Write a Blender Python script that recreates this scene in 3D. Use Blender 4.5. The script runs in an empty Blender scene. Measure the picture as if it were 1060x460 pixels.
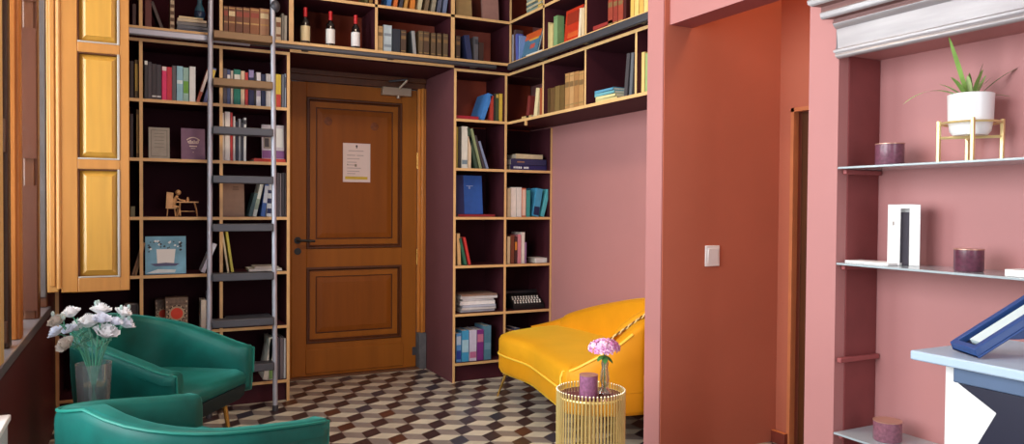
import bpy, math, random
import numpy as np
from mathutils import Vector, Matrix, noise
random.seed(7)
scene = bpy.context.scene
COL = scene.collection
V = Vector
# ------------------------------------------------------------------ camera model (solved from vanishing points; 1060x460 frame)
FPX, YAW, PITCH, ROLL, CX, CY, H = 778.43, .464756, -.0200588, .0071716, 530., 230., 1.22
Fv = V((math.sin(YAW)*math.cos(PITCH), math.cos(YAW)*math.cos(PITCH), math.sin(PITCH)))
_r = V((math.cos(YAW), -math.sin(YAW), 0)); _u = _r.cross(Fv)
Rv = _r*math.cos(ROLL)+_u*math.sin(ROLL); Uv = -_r*math.sin(ROLL)+_u*math.cos(ROLL)
CAM = V((0, 0, H))
def at(ax, v, px, py):
    """survey helper: where the sight line of a photo point meets the plane axis ax = v"""
    d = Fv+Rv*((px-CX)/FPX)-Uv*((py-CY)/FPX)
    return CAM+d*((v-CAM[ax])/d[ax])
cd = bpy.data.cameras.new('camera'); cam = bpy.data.objects.new('camera', cd); COL.objects.link(cam)
cd.sensor_fit = 'HORIZONTAL'; cd.sensor_width = 36; cd.lens = FPX/1060*36; cd.clip_start = .05
M3 = Matrix((Rv, Uv, -Fv)).transposed(); cam.matrix_world = Matrix.Translation(CAM) @ M3.to_4x4()
scene.camera = cam
# ------------------------------------------------------------------ materials
def lin(c):
    return tuple(((x/255)/12.92 if x/255 <= .04045 else ((x/255+.055)/1.055)**2.4) for x in c)+(1,)
_mats = {}
def mat(c, rough=.6, metal=0., var=.12, scale=8., stretch=(1, 1, 1), bump=0., sheen=0., coat=0., spec=.5, coords='Object', trans=0.):
    key = (tuple(c), rough, metal, var, scale, stretch, bump, sheen, coat, spec, coords, trans)
    if key in _mats: return _mats[key]
    m = bpy.data.materials.new('m%d' % len(_mats)); m.use_nodes = True
    nt = m.node_tree; N = nt.nodes; L = nt.links; b = N['Principled BSDF']
    tc = N.new('ShaderNodeTexCoord'); mp = N.new('ShaderNodeMapping'); mp.inputs['Scale'].default_value = stretch
    L.new(tc.outputs[coords], mp.inputs['Vector'])
    nz = N.new('ShaderNodeTexNoise'); nz.inputs['Scale'].default_value = scale; nz.inputs['Detail'].default_value = 5
    L.new(mp.outputs['Vector'], nz.inputs['Vector'])
    rp = N.new('ShaderNodeValToRGB'); L.new(nz.outputs['Fac'], rp.inputs['Fac'])
    base = lin(c)
    rp.color_ramp.elements[0].position = .25; rp.color_ramp.elements[1].position = .75
    rp.color_ramp.elements[0].color = tuple(x*(1-var) for x in base[:3])+(1,)
    rp.color_ramp.elements[1].color = tuple(min(1, x*(1+var)) for x in base[:3])+(1,)
    L.new(rp.outputs['Color'], b.inputs['Base Color'])
    b.inputs['Roughness'].default_value = rough; b.inputs['Metallic'].default_value = metal
    b.inputs['Specular IOR Level'].default_value = spec
    if sheen:
        b.inputs['Sheen Weight'].default_value = sheen; b.inputs['Sheen Roughness'].default_value = .35
        b.inputs['Sheen Tint'].default_value = tuple(min(1, x*2.2+.05) for x in base[:3])+(1,)
    if coat: b.inputs['Coat Weight'].default_value = coat; b.inputs['Coat Roughness'].default_value = .12
    if bump:
        bp = N.new('ShaderNodeBump'); bp.inputs['Strength'].default_value = bump; bp.inputs['Distance'].default_value = .01
        L.new(nz.outputs['Fac'], bp.inputs['Height']); L.new(bp.outputs['Normal'], b.inputs['Normal'])
    if trans: b.inputs['Transmission Weight'].default_value = trans
    _mats[key] = m
    return m
def glass(c=(235, 240, 240), gloss=.25, haze=0.):
    k = ('glass', c, gloss, haze)
    if k in _mats: return _mats[k]
    m = bpy.data.materials.new('glass%d' % len(_mats)); m.use_nodes = True
    nt = m.node_tree; N = nt.nodes; L = nt.links; N.remove(N['Principled BSDF'])
    t = N.new('ShaderNodeBsdfTransparent'); t.inputs['Color'].default_value = lin(c)
    g = N.new('ShaderNodeBsdfGlossy'); g.inputs['Roughness'].default_value = .05
    fr = N.new('ShaderNodeFresnel'); fr.inputs['IOR'].default_value = 1.5
    ad = N.new('ShaderNodeMath'); ad.operation = 'MULTIPLY_ADD'; ad.inputs[1].default_value = .8; ad.inputs[2].default_value = gloss*.25
    L.new(fr.outputs[0], ad.inputs[0])
    mx = N.new('ShaderNodeMixShader'); L.new(ad.outputs[0], mx.inputs['Fac']); L.new(t.outputs[0], mx.inputs[1]); L.new(g.outputs[0], mx.inputs[2])
    out = mx
    if haze:
        df = N.new('ShaderNodeBsdfDiffuse'); df.inputs['Color'].default_value = (.8, .88, .9, 1)
        out = N.new('ShaderNodeMixShader'); out.inputs['Fac'].default_value = haze; L.new(mx.outputs[0], out.inputs[1]); L.new(df.outputs[0], out.inputs[2])
    L.new(out.outputs[0], N['Material Output'].inputs['Surface'])
    _mats[k] = m
    return m
# ------------------------------------------------------------------ mesh builder
class MB:
    def __init__(s): s.v = []; s.f = []; s.m = []; s.mats = []
    def mi(s, m):
        if m not in s.mats: s.mats.append(m)
        return s.mats.index(m)
    def add(s, vs, fs, m):
        o = len(s.v); i = s.mi(m); s.v += [V(p) for p in vs]
        for f in fs: s.f.append([o+k for k in f]); s.m.append(i)
    def box(s, a, b, m, front=None, fax=None, M=None):
        """box from corner a to b; front = other material for the faces listed in fax ('-y','-x',...)"""
        x0, y0, z0 = (min(a[i], b[i]) for i in range(3)); x1, y1, z1 = (max(a[i], b[i]) for i in range(3))
        vs = [V(p) for p in ((x0,y0,z0),(x1,y0,z0),(x1,y1,z0),(x0,y1,z0),(x0,y0,z1),(x1,y0,z1),(x1,y1,z1),(x0,y1,z1))]
        if M is not None: vs = [M @ p for p in vs]
        fs = {'-z':(3,2,1,0),'+z':(4,5,6,7),'-y':(0,1,5,4),'+x':(1,2,6,5),'+y':(2,3,7,6),'-x':(3,0,4,7)}
        o = len(s.v); s.v += vs
        for k, f in fs.items():
            s.f.append([o+i for i in f]); s.m.append(s.mi(front if (front and k in (fax or ())) else m))
    def rings(s, rings, m, cap=True, closed=True, loop=False):
        n = len(rings[0]); o = len(s.v); i = s.mi(m)
        for r in rings: s.v += [V(p) for p in r]
        R = len(rings)
        for a in range(R if loop else R-1):
            b = (a+1) % R
            for k in range(n if closed else n-1):
                l = (k+1) % n
                s.f.append([o+a*n+k, o+a*n+l, o+b*n+l, o+b*n+k]); s.m.append(i)
        if cap and not loop:
            s.f.append([o+k for k in range(n)][::-1]); s.m.append(i)
            s.f.append([o+(R-1)*n+k for k in range(n)]); s.m.append(i)
    def lathe(s, prof, m, c=(0, 0, 0), n=24, cap=True):
        s.rings([[(c[0]+r*math.cos(2*math.pi*k/n), c[1]+r*math.sin(2*math.pi*k/n), c[2]+z) for k in range(n)] for r, z in prof], m, cap)
    def tube(s, pts, r, m, n=8, loop=False):
        pts = [V(p) for p in pts]; P = len(pts); rr = r if isinstance(r, (list, tuple)) else [r]*P
        rings = []; up = None
        for i, p in enumerate(pts):
            if loop: t = (pts[(i+1) % P]-pts[i-1])
            else: t = (pts[min(i+1, P-1)]-pts[max(i-1, 0)])
            t.normalize()
            if up is None: up = V((0, 0, 1)) if abs(t.z) < .9 else V((1, 0, 0))
            a = t.cross(up).normalized(); b = a.cross(t).normalized(); up = b
            rings.append([p+(a*math.cos(2*math.pi*k/n)+b*math.sin(2*math.pi*k/n))*rr[i] for k in range(n)])
        s.rings(rings, m, True, True, loop)
    def prism(s, poly, ext, m):
        """poly: list of 3D points, ext: extrusion vector"""
        e = V(ext); a = [V(p) for p in poly]; s.rings([a, [p+e for p in a]], m)
    def ball(s, c, r, m, nu=10, nv=7, sq=(1, 1, 1), wob=0, seed=0):
        rings = []
        for j in range(nv+1):
            th = math.pi*j/nv; rg = []
            for k in range(nu):
                ph = 2*math.pi*k/nu; d = V((math.sin(th)*math.cos(ph), math.sin(th)*math.sin(ph), -math.cos(th)))
                q = r*(1+wob*noise.noise(d*3+V((seed, 0, 0))))
                rg.append((c[0]+d.x*q*sq[0], c[1]+d.y*q*sq[1], c[2]+d.z*q*sq[2]))
            rings.append(rg)
        s.rings(rings, m, False)
    def build(s, name, parent=None, loc=(0, 0, 0), smooth=35, bevel=0, sub=0, rot=None):
        me = bpy.data.meshes.new(name); me.from_pydata([tuple(p) for p in s.v], [], s.f)
        for m in s.mats: me.materials.append(m)
        me.polygons.foreach_set('material_index', s.m)
        import bmesh
        bm = bmesh.new(); bm.from_mesh(me); bmesh.ops.remove_doubles(bm, verts=bm.verts, dist=1e-6)
        bmesh.ops.recalc_face_normals(bm, faces=bm.faces); bm.to_mesh(me); bm.free()
        if smooth:
            me.polygons.foreach_set('use_smooth', [True]*len(me.polygons)); me.set_sharp_from_angle(angle=math.radians(smooth))
        o = bpy.data.objects.new(name, me); COL.objects.link(o); o.location = loc
        if rot: o.rotation_euler = rot
        if parent: o.parent = parent
        if bevel:
            bv = o.modifiers.new('bevel', 'BEVEL'); bv.width = bevel; bv.segments = 2; bv.limit_method = 'ANGLE'
        if sub:
            sb = o.modifiers.new('sub', 'SUBSURF'); sb.levels = sb.render_levels = sub
        return o
def tag(o, label, cat, group=None):
    o['label'] = label; o['category'] = cat
    if group: o['group'] = group
    return o
def thing(name, label, cat, loc=(0, 0, 0), rz=0, group=None):
    o = bpy.data.objects.new(name, None); COL.objects.link(o); o.location = loc; o.rotation_euler = (0, 0, rz)
    o.empty_display_size = .05
    return tag(o, label, cat, group)
def struct(mb, name, **k):
    o = mb.build(name, **k); o['kind'] = 'structure'; return o
def sempty(name):
    o = bpy.data.objects.new(name, None); COL.objects.link(o); o['kind'] = 'structure'; return o
# palette
PINK = mat((179, 123, 121), .55, var=.03, scale=3, bump=.02, spec=.35)
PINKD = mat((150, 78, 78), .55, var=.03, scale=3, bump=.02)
RED = mat((184, 106, 82), .6, var=.05, scale=2.5, bump=.02, spec=.3)
MAROON = mat((84, 32, 32), .5, var=.06, scale=3)
BURG = mat((68, 30, 38), .6, var=.06, scale=5, spec=.15)
BURGD = mat((48, 18, 26), .7, var=.06, scale=5, spec=.08)
REDBACK = mat((142, 54, 28), .6, var=.08, scale=4)
TAN = mat((222, 178, 120), .5, var=.1, scale=14, stretch=(1, 1, 1))
WOOD = mat((154, 90, 24), .5, var=.12, scale=4, stretch=(5, 5, .4), spec=.25)
WOODD = mat((84, 42, 12), .5, var=.2, scale=6, stretch=(6, 6, .5))
WOODP = mat((140, 76, 16), .5, var=.14, scale=4, stretch=(4, 4, .4), spec=.25)
GOLDW = mat((184, 124, 58), .42, var=.12, scale=5, stretch=(6, 6, .4), coat=.25)
GOLDP = mat((198, 146, 58), .38, var=.12, scale=5, stretch=(6, 6, .4), coat=.25)
GREYG = mat((170, 160, 150), .5, var=.05)
STEEL = mat((176, 178, 190), .35, metal=.35, var=.05)
DSTEEL = mat((74, 74, 80), .45, metal=.35, var=.08)
BRASS = mat((214, 170, 90), .25, metal=.9, var=.05)
WHITE = mat((238, 238, 236), .5, var=.02)
PAPER = mat((232, 226, 210), .8, var=.05, scale=60, stretch=(1, 1, 6))
BLACK = mat((22, 20, 22), .5)
# ------------------------------------------------------------------ planes of the room
XL, XW, YB, YD, XR, XN, YP = -.395, 2.735, 4.80, 5.37, 2.375, 2.25, 2.895
ZC = 3.25
# floor: hexagonal "tumbling block" cement tiles, three rhombs per hexagon
def floor_mesh():
    me = bpy.data.meshes.new('floor'); s = .1085; ax = s*math.sqrt(3)
    cxy = (1.132+.047, 4.577-.027); vs = []; fs = []; cols = []
    def hv(deg): return (s*math.cos(math.radians(deg)), s*math.sin(math.radians(deg)))
    rnd = random.Random(3)
    for j in range(-46, 10):
        for i in range(-34, 34):
            hx = cxy[0]+ax*(i+.5*(j & 1)); hy = cxy[1]+1.5*s*j
            if not (-.65 < hx < 4.3 and -2.6 < hy < 5.6): continue
            for a, kind in ((90, 'dark'), (210, 'grey_'), (330, 'light')):
                a2 = a+120
                q = [(0, 0), hv(a), hv(a+60), hv(a2)]
                kind = {90: 'dark', 210: 'light', 330: 'grey'}[a]
                o = len(vs); cx_ = sum(p[0] for p in q)/4; cy_ = sum(p[1] for p in q)/4
                vs += [(hx+cx_+(p[0]-cx_)*.994, hy+cy_+(p[1]-cy_)*.994, 0) for p in q]
                fs.append((o, o+1, o+2, o+3)); t = rnd.random(); w = rnd.uniform(.86, 1.1)
                if kind == 'light': c = (206, 200, 180)
                elif kind == 'grey': c = (138, 130, 124)
                else: c = (62, 48, 50) if t < .72 else ((88, 56, 46) if t < .88 else (56, 58, 70))
                cols.append(tuple(min(1, x*w) for x in lin(c)[:3])+(1,))
    o = len(vs); vs += [(-.7, -2.7, -.002), (4.4, -2.7, -.002), (4.4, 5.7, -.002), (-.7, 5.7, -.002)]; fs.append((o, o+1, o+2, o+3)); cols.append(lin((110, 102, 95)))
    me.from_pydata(vs, [], fs)
    ca = me.color_attributes.new('tile', 'FLOAT_COLOR', 'CORNER')
    arr = []
    for p, c in zip(me.polygons, cols): arr += list(c)*len(p.vertices)
    ca.data.foreach_set('color', arr)
    m = bpy.data.materials.new('tiles'); m.use_nodes = True; N = m.node_tree.nodes; L = m.node_tree.links; b = N['Principled BSDF']
    at_ = N.new('ShaderNodeAttribute'); at_.attribute_name = 'tile'
    tc = N.new('ShaderNodeTexCoord'); nz = N.new('ShaderNodeTexNoise'); nz.inputs['Scale'].default_value = 14; nz.inputs['Detail'].default_value = 6
    L.new(tc.outputs['Object'], nz.inputs['Vector'])
    mr = N.new('ShaderNodeMapRange'); mr.inputs[3].default_value = .82; mr.inputs[4].default_value = 1.15; L.new(nz.outputs['Fac'], mr.inputs[0])
    mx = N.new('ShaderNodeMix'); mx.data_type = 'RGBA'; mx.blend_type = 'MULTIPLY'; mx.inputs['Factor'].default_value = 1
    L.new(at_.outputs['Color'], mx.inputs['A']); L.new(mr.outputs[0], mx.inputs['B']); L.new(mx.outputs['Result'], b.inputs['Base Color'])
    b.inputs['Roughness'].default_value = .3; b.inputs['Specular IOR Level'].default_value = .4
    me.materials.append(m)
    o = bpy.data.objects.new('floor', me); COL.objects.link(o); o['kind'] = 'structure'
floor_mesh()
# ceiling, back wall, right wall
b = MB(); b.box((-.7, -2.6, ZC), (4.4, 5.7, ZC+.1), mat((225, 205, 195), .8, var=.02)); struct(b, 'ceiling')
b = MB(); b.box((-.7, YD+.08, 0), (.96, YD+.2, ZC), PINK); b.box((1.98, YD+.08, 0), (XW+.2, YD+.2, ZC), PINK); b.box((.96, YD+.08, 2.14), (1.98, YD+.2, ZC), PINK); struct(b, 'wall_back')
b = MB(); b.box((XW, 3.016, 0), (XW+.15, YD+.08, ZC), PINK); struct(b, 'wall_right')
# pier + jamb wall facing the camera, lintel, corridor wall, niche wall
b = MB(); b.box((XN, YP, 0), (XW+.15, 3.016, ZC), PINK); struct(b, 'wall_pier')
b = MB(); b.box((XN+.006, YP-.004, 0), (3.05, YP, ZC), RED); struct(b, 'wall_passage')
b = MB(); b.box((2.285, 1.95, 2.095), (2.42, YP-.004, ZC), PINK, PINKD, ('-z',)); struct(b, 'trim_1')  # lintel, underside face in darker pink as painted shade
b = MB(); b.box((3.008, -2.5, 0), (3.2, 2.69, ZC), RED); b.box((3.008, 2.69, 1.73), (3.2, YP-.004, ZC), RED); b.box((3.008, 2.80, 0), (3.2, YP-.004, 1.73), RED); struct(b, 'wall_corridor')
b = MB(); b.box((3.0, 2.79, 0), (3.035, 2.81, 1.735), mat((196, 120, 76), .5)); b.box((3.0, 2.55, 1.715), (3.035, 2.81, 1.735), mat((196, 120, 76), .5)); b.box((3.06, 2.60, 0), (3.1, 2.79, 1.715), WOODD)
struct(b, 'door_2')
b = MB(); b.box((2.975, 2.80, 0), (3.0, YP-.004, .062), mat((120, 52, 40), .5), mat((214, 130, 70), .5), ('+z',)); struct(b, 'baseboard_corridor', bevel=.002)
# niche wall (thick wall with a recess): left cheek, recess, body
b = MB()
b.box((XN, 1.89, 0), (2.62, 2.022, ZC), PINK)
b.box((XN, -1.2, 1.772), (2.62, 1.89, ZC), PINK)
b.box((2.465, -1.2, .0), (2.62, 1.89, 1.772), PINK)
b.box((XN, -1.2, 0), (2.465, .3, 1.772), PINK)
b.box((XN, .3, 0), (2.465, 1.89, .12), PINK)
struct(b, 'wall_niche')
b = MB(); b.box((2.30, 1.885, .12), (2.463, 1.891, 1.77), mat((128, 62, 62), .55)); struct(b, 'cheek_shade')  # thin sheet of darker pink painting the shade on the niche's left cheek
# left wall with window openings
b = MB(); WL = PINK
b.box((XL-.3, -2.6, 0), (XL, 5.5, .66), MAROON); b.box((XL-.3, -2.6, 2.75), (XL, 5.5, ZC), PINK)
for y0, y1 in ((-2.6, -1.2), (.15, .45), (2.45, 2.75), (4.42, 5.5)): b.box((XL-.3, y0, .66), (XL, y1, 2.75), MAROON)
struct(b, 'wall_left')
b = MB(); b.box((-.7, -2.7, 0), (4.4, -2.6, .6), PINK); b.box((-.7, -2.7, 2.8), (4.4, -2.6, ZC), PINK); b.box((-.7, -2.7, .6), (.2, -2.6, 2.8), PINK); b.box((3.2, -2.7, .6), (4.4, -2.6, 2.8), PINK); struct(b, 'wall_front')
# cornice over the niche: silvered moulding, mitred return at its left end
SILV = mat((160, 154, 156), .32, metal=.3, var=.2, scale=9, stretch=(1, .3, 3), coat=.3)
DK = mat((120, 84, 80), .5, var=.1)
prof = [(0, 1.757, 868), (.014, 1.757, 867.5), (.020, 1.763, 865.5), (.020, 1.769, 864.5), (.014, 1.775, 865.5), (.018, 1.781, 863), (.018, 1.787, 862.8), (.010, 1.793, 865.5), (.010, 1.80, 866), (.010, 1.862, 866), (.016, 1.866, 864.5), (.024, 1.872, 863), (.028, 1.880, 862), (.028, 1.886, 862),
        (.022, 1.889, 863), (.022, 1.897, 863), (.046, 1.899, 851), (.052, 1.906, 849), (.052, 1.922, 848.5), (.046, 1.926, 850), (.044, 1.945, 850), (.066, 1.95, 840), (.074, 1.958, 836), (.074, 1.972, 835), (.066, 1.977, 836), (.066, 1.985, 836), (.095, 1.99, 828), (.104, 2.0, 826), (.104, 2.015, 825.5), (0, 2.02, 866)]
PF = [(XN-p, at(0, XN-p, px, 20).y, z) for p, z, px in prof]
b = MB(); b.rings([PF, [(x, .2, z) for x, y, z in PF]], SILV); struct(b, 'trim_3', smooth=50)
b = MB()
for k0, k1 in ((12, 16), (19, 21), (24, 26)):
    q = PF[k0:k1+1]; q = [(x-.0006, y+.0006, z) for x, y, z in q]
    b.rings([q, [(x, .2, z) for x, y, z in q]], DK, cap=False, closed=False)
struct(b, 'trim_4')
# ------------------------------------------------------------------ window 1 (left wall, seen at a grazing angle): sill, jamb, posts, panelled leaf, pane
w = sempty('window_1')
SH = mat((98, 50, 18), .45, var=.2, scale=5, stretch=(6, 6, .4), coat=.2)
b = MB(); b.box((XL-.28, 2.55, .66), (XL+.014, 4.45, .70), mat((120, 112, 116), .3, coat=.4)); b.build('window_sill', w, bevel=.004)
b = MB(); b.box((XL-.28, 4.40, .70), (XL+.002, 4.425, 2.75), SH); b.box((XL-.27, 4.385, .75), (XL+.0, 4.40, 2.7), mat((92, 82, 80), .4, var=.15, coat=.2)); b.build('jamb_panel', w, bevel=.006)
def post(x0, x1, y0, y1, m, name='frame_post', z0=.70, z1=2.75):
    b = MB(); b.box((x0, y0, z0), (x1, y1, z1), m); b.box((x0+.012, y0-.008, z0), (x1-.012, y0, z1), m); b.build(name, w, bevel=.005)
post(XL-.06, XL+.006, 3.98, 4.05, SH)
post(XL-.10, XL-.052, 3.62, 3.68, DSTEEL)
post(XL-.055, XL+.004, 3.40, 3.47, mat((176, 104, 40), .42, var=.15, scale=5, stretch=(6, 6, .4)))
post(XL-.062, XL-.008, 3.20, 3.26, mat((60, 34, 20), .45, var=.2))
b = MB()
for z0, z1 in ((.72, .80), (1.40, 1.52), (2.2, 2.32)): b.box((XL-.058, 3.185, z0), (XL-.012, 3.2, z1), mat((74, 44, 26), .45, var=.15))
b.build('shutter_rail', w, bevel=.003)
post(XL-.05, XL+.012, 2.86, 2.93, mat((214, 176, 110), .42, var=.12, scale=5, stretch=(6, 6, .4)), z0=.70)
b = MB()
for z0, z1 in ((.74, 1.3), (1.42, 2.0), (2.12, 2.7)):
    b.box((XL-.06, 3.958, z0), (XL+.002, 3.970, z1), mat((92, 46, 24), .45, var=.2, scale=5, stretch=(6, 6, .4)))
b.build('panel_inset', w)
b = MB(); b.box((XL-.2, 2.8, .72), (XL-.195, 4.38, 2.72), glass()); b.build('pane', w)
# open shutter leaf standing out from the wall in front of the bookcase: frame and raised panels
def shutter():
    S = thing('window_shutter', 'open golden oak window shutter with three raised panels, left of the bookcase', 'shutter', (-.33, 4.36, .775))
    x1, zt, T = .305, 1.9, .035
    pz = [(.045, .395), (.425, .62+.0), (0, 0)]
    def z_of(py): return at(1, 4.34, 100, py).z-.775
    cuts = [(z_of(288), z_of(175)), (z_of(165), z_of(54)), (z_of(44), 1.85)]
    xa, xb = .073, .262
    b = MB(); b.box((0, 0, 0), (xa, T, zt), GOLDW); b.box((xb, 0, 0), (x1, T, zt), GOLDW)
    lo = 0
    for z0, z1 in cuts: b.box((xa, 0, lo), (xb, T, z0), GOLDW); lo = z1
    b.box((xa, 0, lo), (xb, T, zt), GOLDW)
    b.build('frame', S, bevel=.003)
    for z0, z1 in cuts:
        b = MB()
        def rg(i, y): return [(xa+i, y, z0+i), (xb-i, y, z0+i), (xb-i, y, z1-i), (xa+i, y, z1-i)]
        b.rings([rg(-.001, .03), rg(-.001, .004), rg(.006, .004), rg(.009, .024)], WOODD, cap=False); b.rings([rg(.009, .024), rg(.036, .008), rg(.037, .004)], GOLDP)  # groove rings in dark wood stand in for the groove's shadow
        b.build('raised_panel', S, smooth=0)
        b = MB()
        b.box((xb-.012, -.003, z0), (xb, .012, z1), GREYG); b.box((xa, -.001, z0), (xb, .01, z0+.008), GREYG); b.build('bead', S, bevel=.002)
    b = MB(); b.tube([(-.008, .005, .02), (-.008, .005, zt)], .012, GOLDW, 10); b.build('hinge_stile', S)
    b = MB(); b.box((-.062, .02, 0), (-.012, .05, zt), mat((188, 132, 66), .42, var=.15, scale=5, stretch=(6, 6, .4), coat=.2)); b.box((-.05, .012, .03), (-.026, .02, zt), GOLDW); b.build('folded_leaf', S, bevel=.004)
shutter()
b = MB(); b.box((XL, 1.5, .12), (-.325, 2.54, .6), mat((190, 195, 196), .5, var=.03), None); b.box((XL+.002, 1.49, .6), (-.318, 2.548, .618), WHITE)
r_ = b
R_ = thing('radiator', 'white radiator cover against the left wall beside the near green chair', 'radiator', (0, 0, 0))
b = MB(); b.box((XL+.002, 1.5, 0), (-.325, 2.54, .6), mat((200, 204, 206), .5, var=.03)); b.build('casing', R_, bevel=.003)
b = MB(); b.box((XL+.002, 1.49, .6), (-.318, 2.548, .618), WHITE); b.build('top_panel', R_, bevel=.003)
b = MB()
for k in range(9): b.box((-.386+.007*k, 2.54, .06), (-.3825+.007*k, 2.5425, .56), mat((130, 136, 140), .6))
b.build('grille', R_)
# ------------------------------------------------------------------ door
D = sempty('door_1')
x0, x1, zt = .975, 1.89, 2.085
pan = [(1.078, 1.772, .915, 1.98), (1.10, 1.774, .244, .781)]
b = MB(); b.box((x0, YD, 0.012), (pan[0][0], YD+.04, zt), WOOD); b.box((pan[0][1], YD, .012), (x1, YD+.04, zt), WOOD)
b.box((pan[0][0], YD, 1.98), (pan[0][1], YD+.04, zt), WOOD); b.box((pan[0][0], YD, .781), (pan[0][1], YD+.04, .915), WOOD); b.box((pan[0][0], YD, .012), (pan[0][1], YD+.04, .244), WOOD)
b.build('door_leaf', D, bevel=.003)
for a, c, z0, z1 in ((1.078, 1.772, .915, 1.98), (1.078, 1.772, .244, .781)):
    b = MB()
    def rg(i, y): return [(a+i, y, z0+i), (c-i, y, z0+i), (c-i, y, z1-i), (a+i, y, z1-i)]
    b.rings([rg(-.002, YD+.038), rg(-.002, YD-.004), rg(.004, YD-.008), rg(.012, YD-.008), rg(.02, YD+.006)], WOODD, cap=False)
    b.rings([rg(.02, YD+.006), rg(.023, YD+.014), rg(.026, YD+.014)], WOODD, cap=False)
    b.rings([rg(.026, YD+.014), rg(.03, YD+.013), rg(.065, YD+.012)], WOOD, cap=False)
    b.rings([rg(.065, YD+.012), rg(.068, YD+.016), rg(.072, YD+.016)], WOODD, cap=False)
    b.rings([rg(.072, YD+.016), rg(.075, YD+.01), rg(.11, YD+.004)], WOODP, cap=True)
    b.build('door_panel', D, smooth=0)
for k, px in enumerate((1.228, 1.565)):                                 # two old filled knob marks on the upper panel
    b = MB(); b.lathe([(.0, .001), (.026, .001), (.03, 0)], mat((118, 60, 16), .6, var=.4, scale=40), n=16)
    o = b.build('patch_mark', D, (px, YD+.002, 1.82-.02*k), rot=(math.pi/2, 0, 0))
b = MB(); b.box((1.072, YD-.006, .03), (1.79, YD, .2), WOOD); b.build('kick_board', D, bevel=.003)
b = MB(); b.box((1.86, YD-.004, .1), (1.89, YD+.01, .16), DSTEEL); b.tube([(1.893, YD-.006, 1.50), (1.893, YD-.006, 1.62)], .007, BRASS); b.build('hinge', D)
b = MB(); b.tube([(1.893, YD-.006, .78), (1.893, YD-.006, .90)], .007, BRASS); b.build('hinge', D)
# handle: round rose with lever, and a second rose below it
b = MB(); hx, hz = 1.016, .975
b.rings([[(hx+.024*math.cos(t), YD-.001-y, hz+.024*math.sin(t)) for t in [2*math.pi*k/18 for k in range(18)]] for y in (0, .008)], BLACK)
b.tube([(hx, YD-.005, hz), (hx, YD-.045, hz), (hx+.02, YD-.052, hz), (hx+.11, YD-.052, hz-.004)], .009, BLACK); b.build('door_handle', D)
b = MB(); hz = .898
b.rings([[(hx+.024*math.cos(t), YD-.001-y, hz+.024*math.sin(t)) for t in [2*math.pi*k/18 for k in range(18)]] for y in (0, .007)], BLACK); b.build('lock_rose', D)
# casing: stepped mouldings at the right, plinth block, dark head
b = MB()
CAS = mat((196, 122, 48), .4, var=.15, scale=6, stretch=(6, 6, .4), coat=.3)
b.box((1.894, YD-.012, .27), (1.915, YD+.06, 2.10), CAS); b.box((1.915, YD-.045, .27), (1.932, YD+.06, 2.10), CAS); b.box((1.932, YD-.03, .27), (1.954, YD+.06, 2.10), CAS); b.build('casing', D, bevel=.004)
b = MB(); b.box((1.897, YD-.055, 0), (1.954, YD+.06, .27), mat((96, 96, 100), .6, var=.25, scale=20)); b.build('plinth_block', D, bevel=.004)
b = MB(); b.box((.9, YD-.01, 2.09), (1.954, YD+.08, 2.145), WOODD); b.box((.868, YD-.03, 2.135), (1.954, YD+.08, 2.185), WOODD); b.build('head_casing', D, bevel=.004)
b = MB(); b.box((.90, YD-.005, 0), (.974, YD+.06, 2.09), WOOD); b.build('casing', D, bevel=.004)
b = MB(); b.box((.9, YD-.06, .0), (1.9, YD+.05, .011), mat((110, 74, 52), .5, var=.2)); b.build('threshold', D, bevel=.003)
# door closer
C_ = MB(); ALU = mat((176, 160, 140), .35, metal=.5, var=.05)
C_.box((1.61, YD-.05, 2.03), (1.83, YD, 2.09), ALU); cl = C_.build('door_closer', D, bevel=.004)
b = MB(); b.tube([(1.735, YD-.03, 2.03), (1.735, YD-.03, 2.012)], .014, ALU); b.build('spindle', cl)
b = MB(); b.tube([(1.735, YD-.055, 2.085), (1.78, YD-.1, 2.14)], .009, ALU); b.tube([(1.78, YD-.1, 2.145), (1.66, YD-.04, 2.13)], .007, DSTEEL); b.build('closer_arm', cl)
# notice on the door
P = thing('notice', 'white notice sheet with a yellow band pinned on the wooden door', 'notice', (1.333, YD-.001, 1.391))
b = MB(); b.box((0, -.001, 0), (.2, 0, .28), mat((232, 214, 208), .7, var=.02)); b.build('sheet', P)
b = MB(); b.box((.095, -.0022, .245), (.103, -.001, .268), BLACK); b.box((.092, -.0022, .256), (.106, -.001, .262), BLACK); b.build('emblem', P)
b = MB(); b.box((.016, -.0022, .02), (.18, -.001, .04), mat((206, 176, 60), .7)); b.build('yellow_band', P)
b = MB(); GT = mat((186, 170, 168), .7)
for i, (a, c, z) in enumerate(((.04, .15, .222), (.03, .09, .19), (.1, .15, .19), (.03, .12, .165), (.03, .1, .14), (.03, .085, .12), (.03, .13, .098), (.03, .12, .075), (.03, .09, .058))):
    b.box((a, -.0018, z), (c, -.001, z+.006), GT)
b.box((.03, -.0022, .12), (.036, -.001, .13), mat((120, 110, 90), .7)); b.box((.085, -.0022, .112), (.10, -.001, .13), mat((140, 130, 110), .7))
b.build('printed_lines', P)
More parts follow.
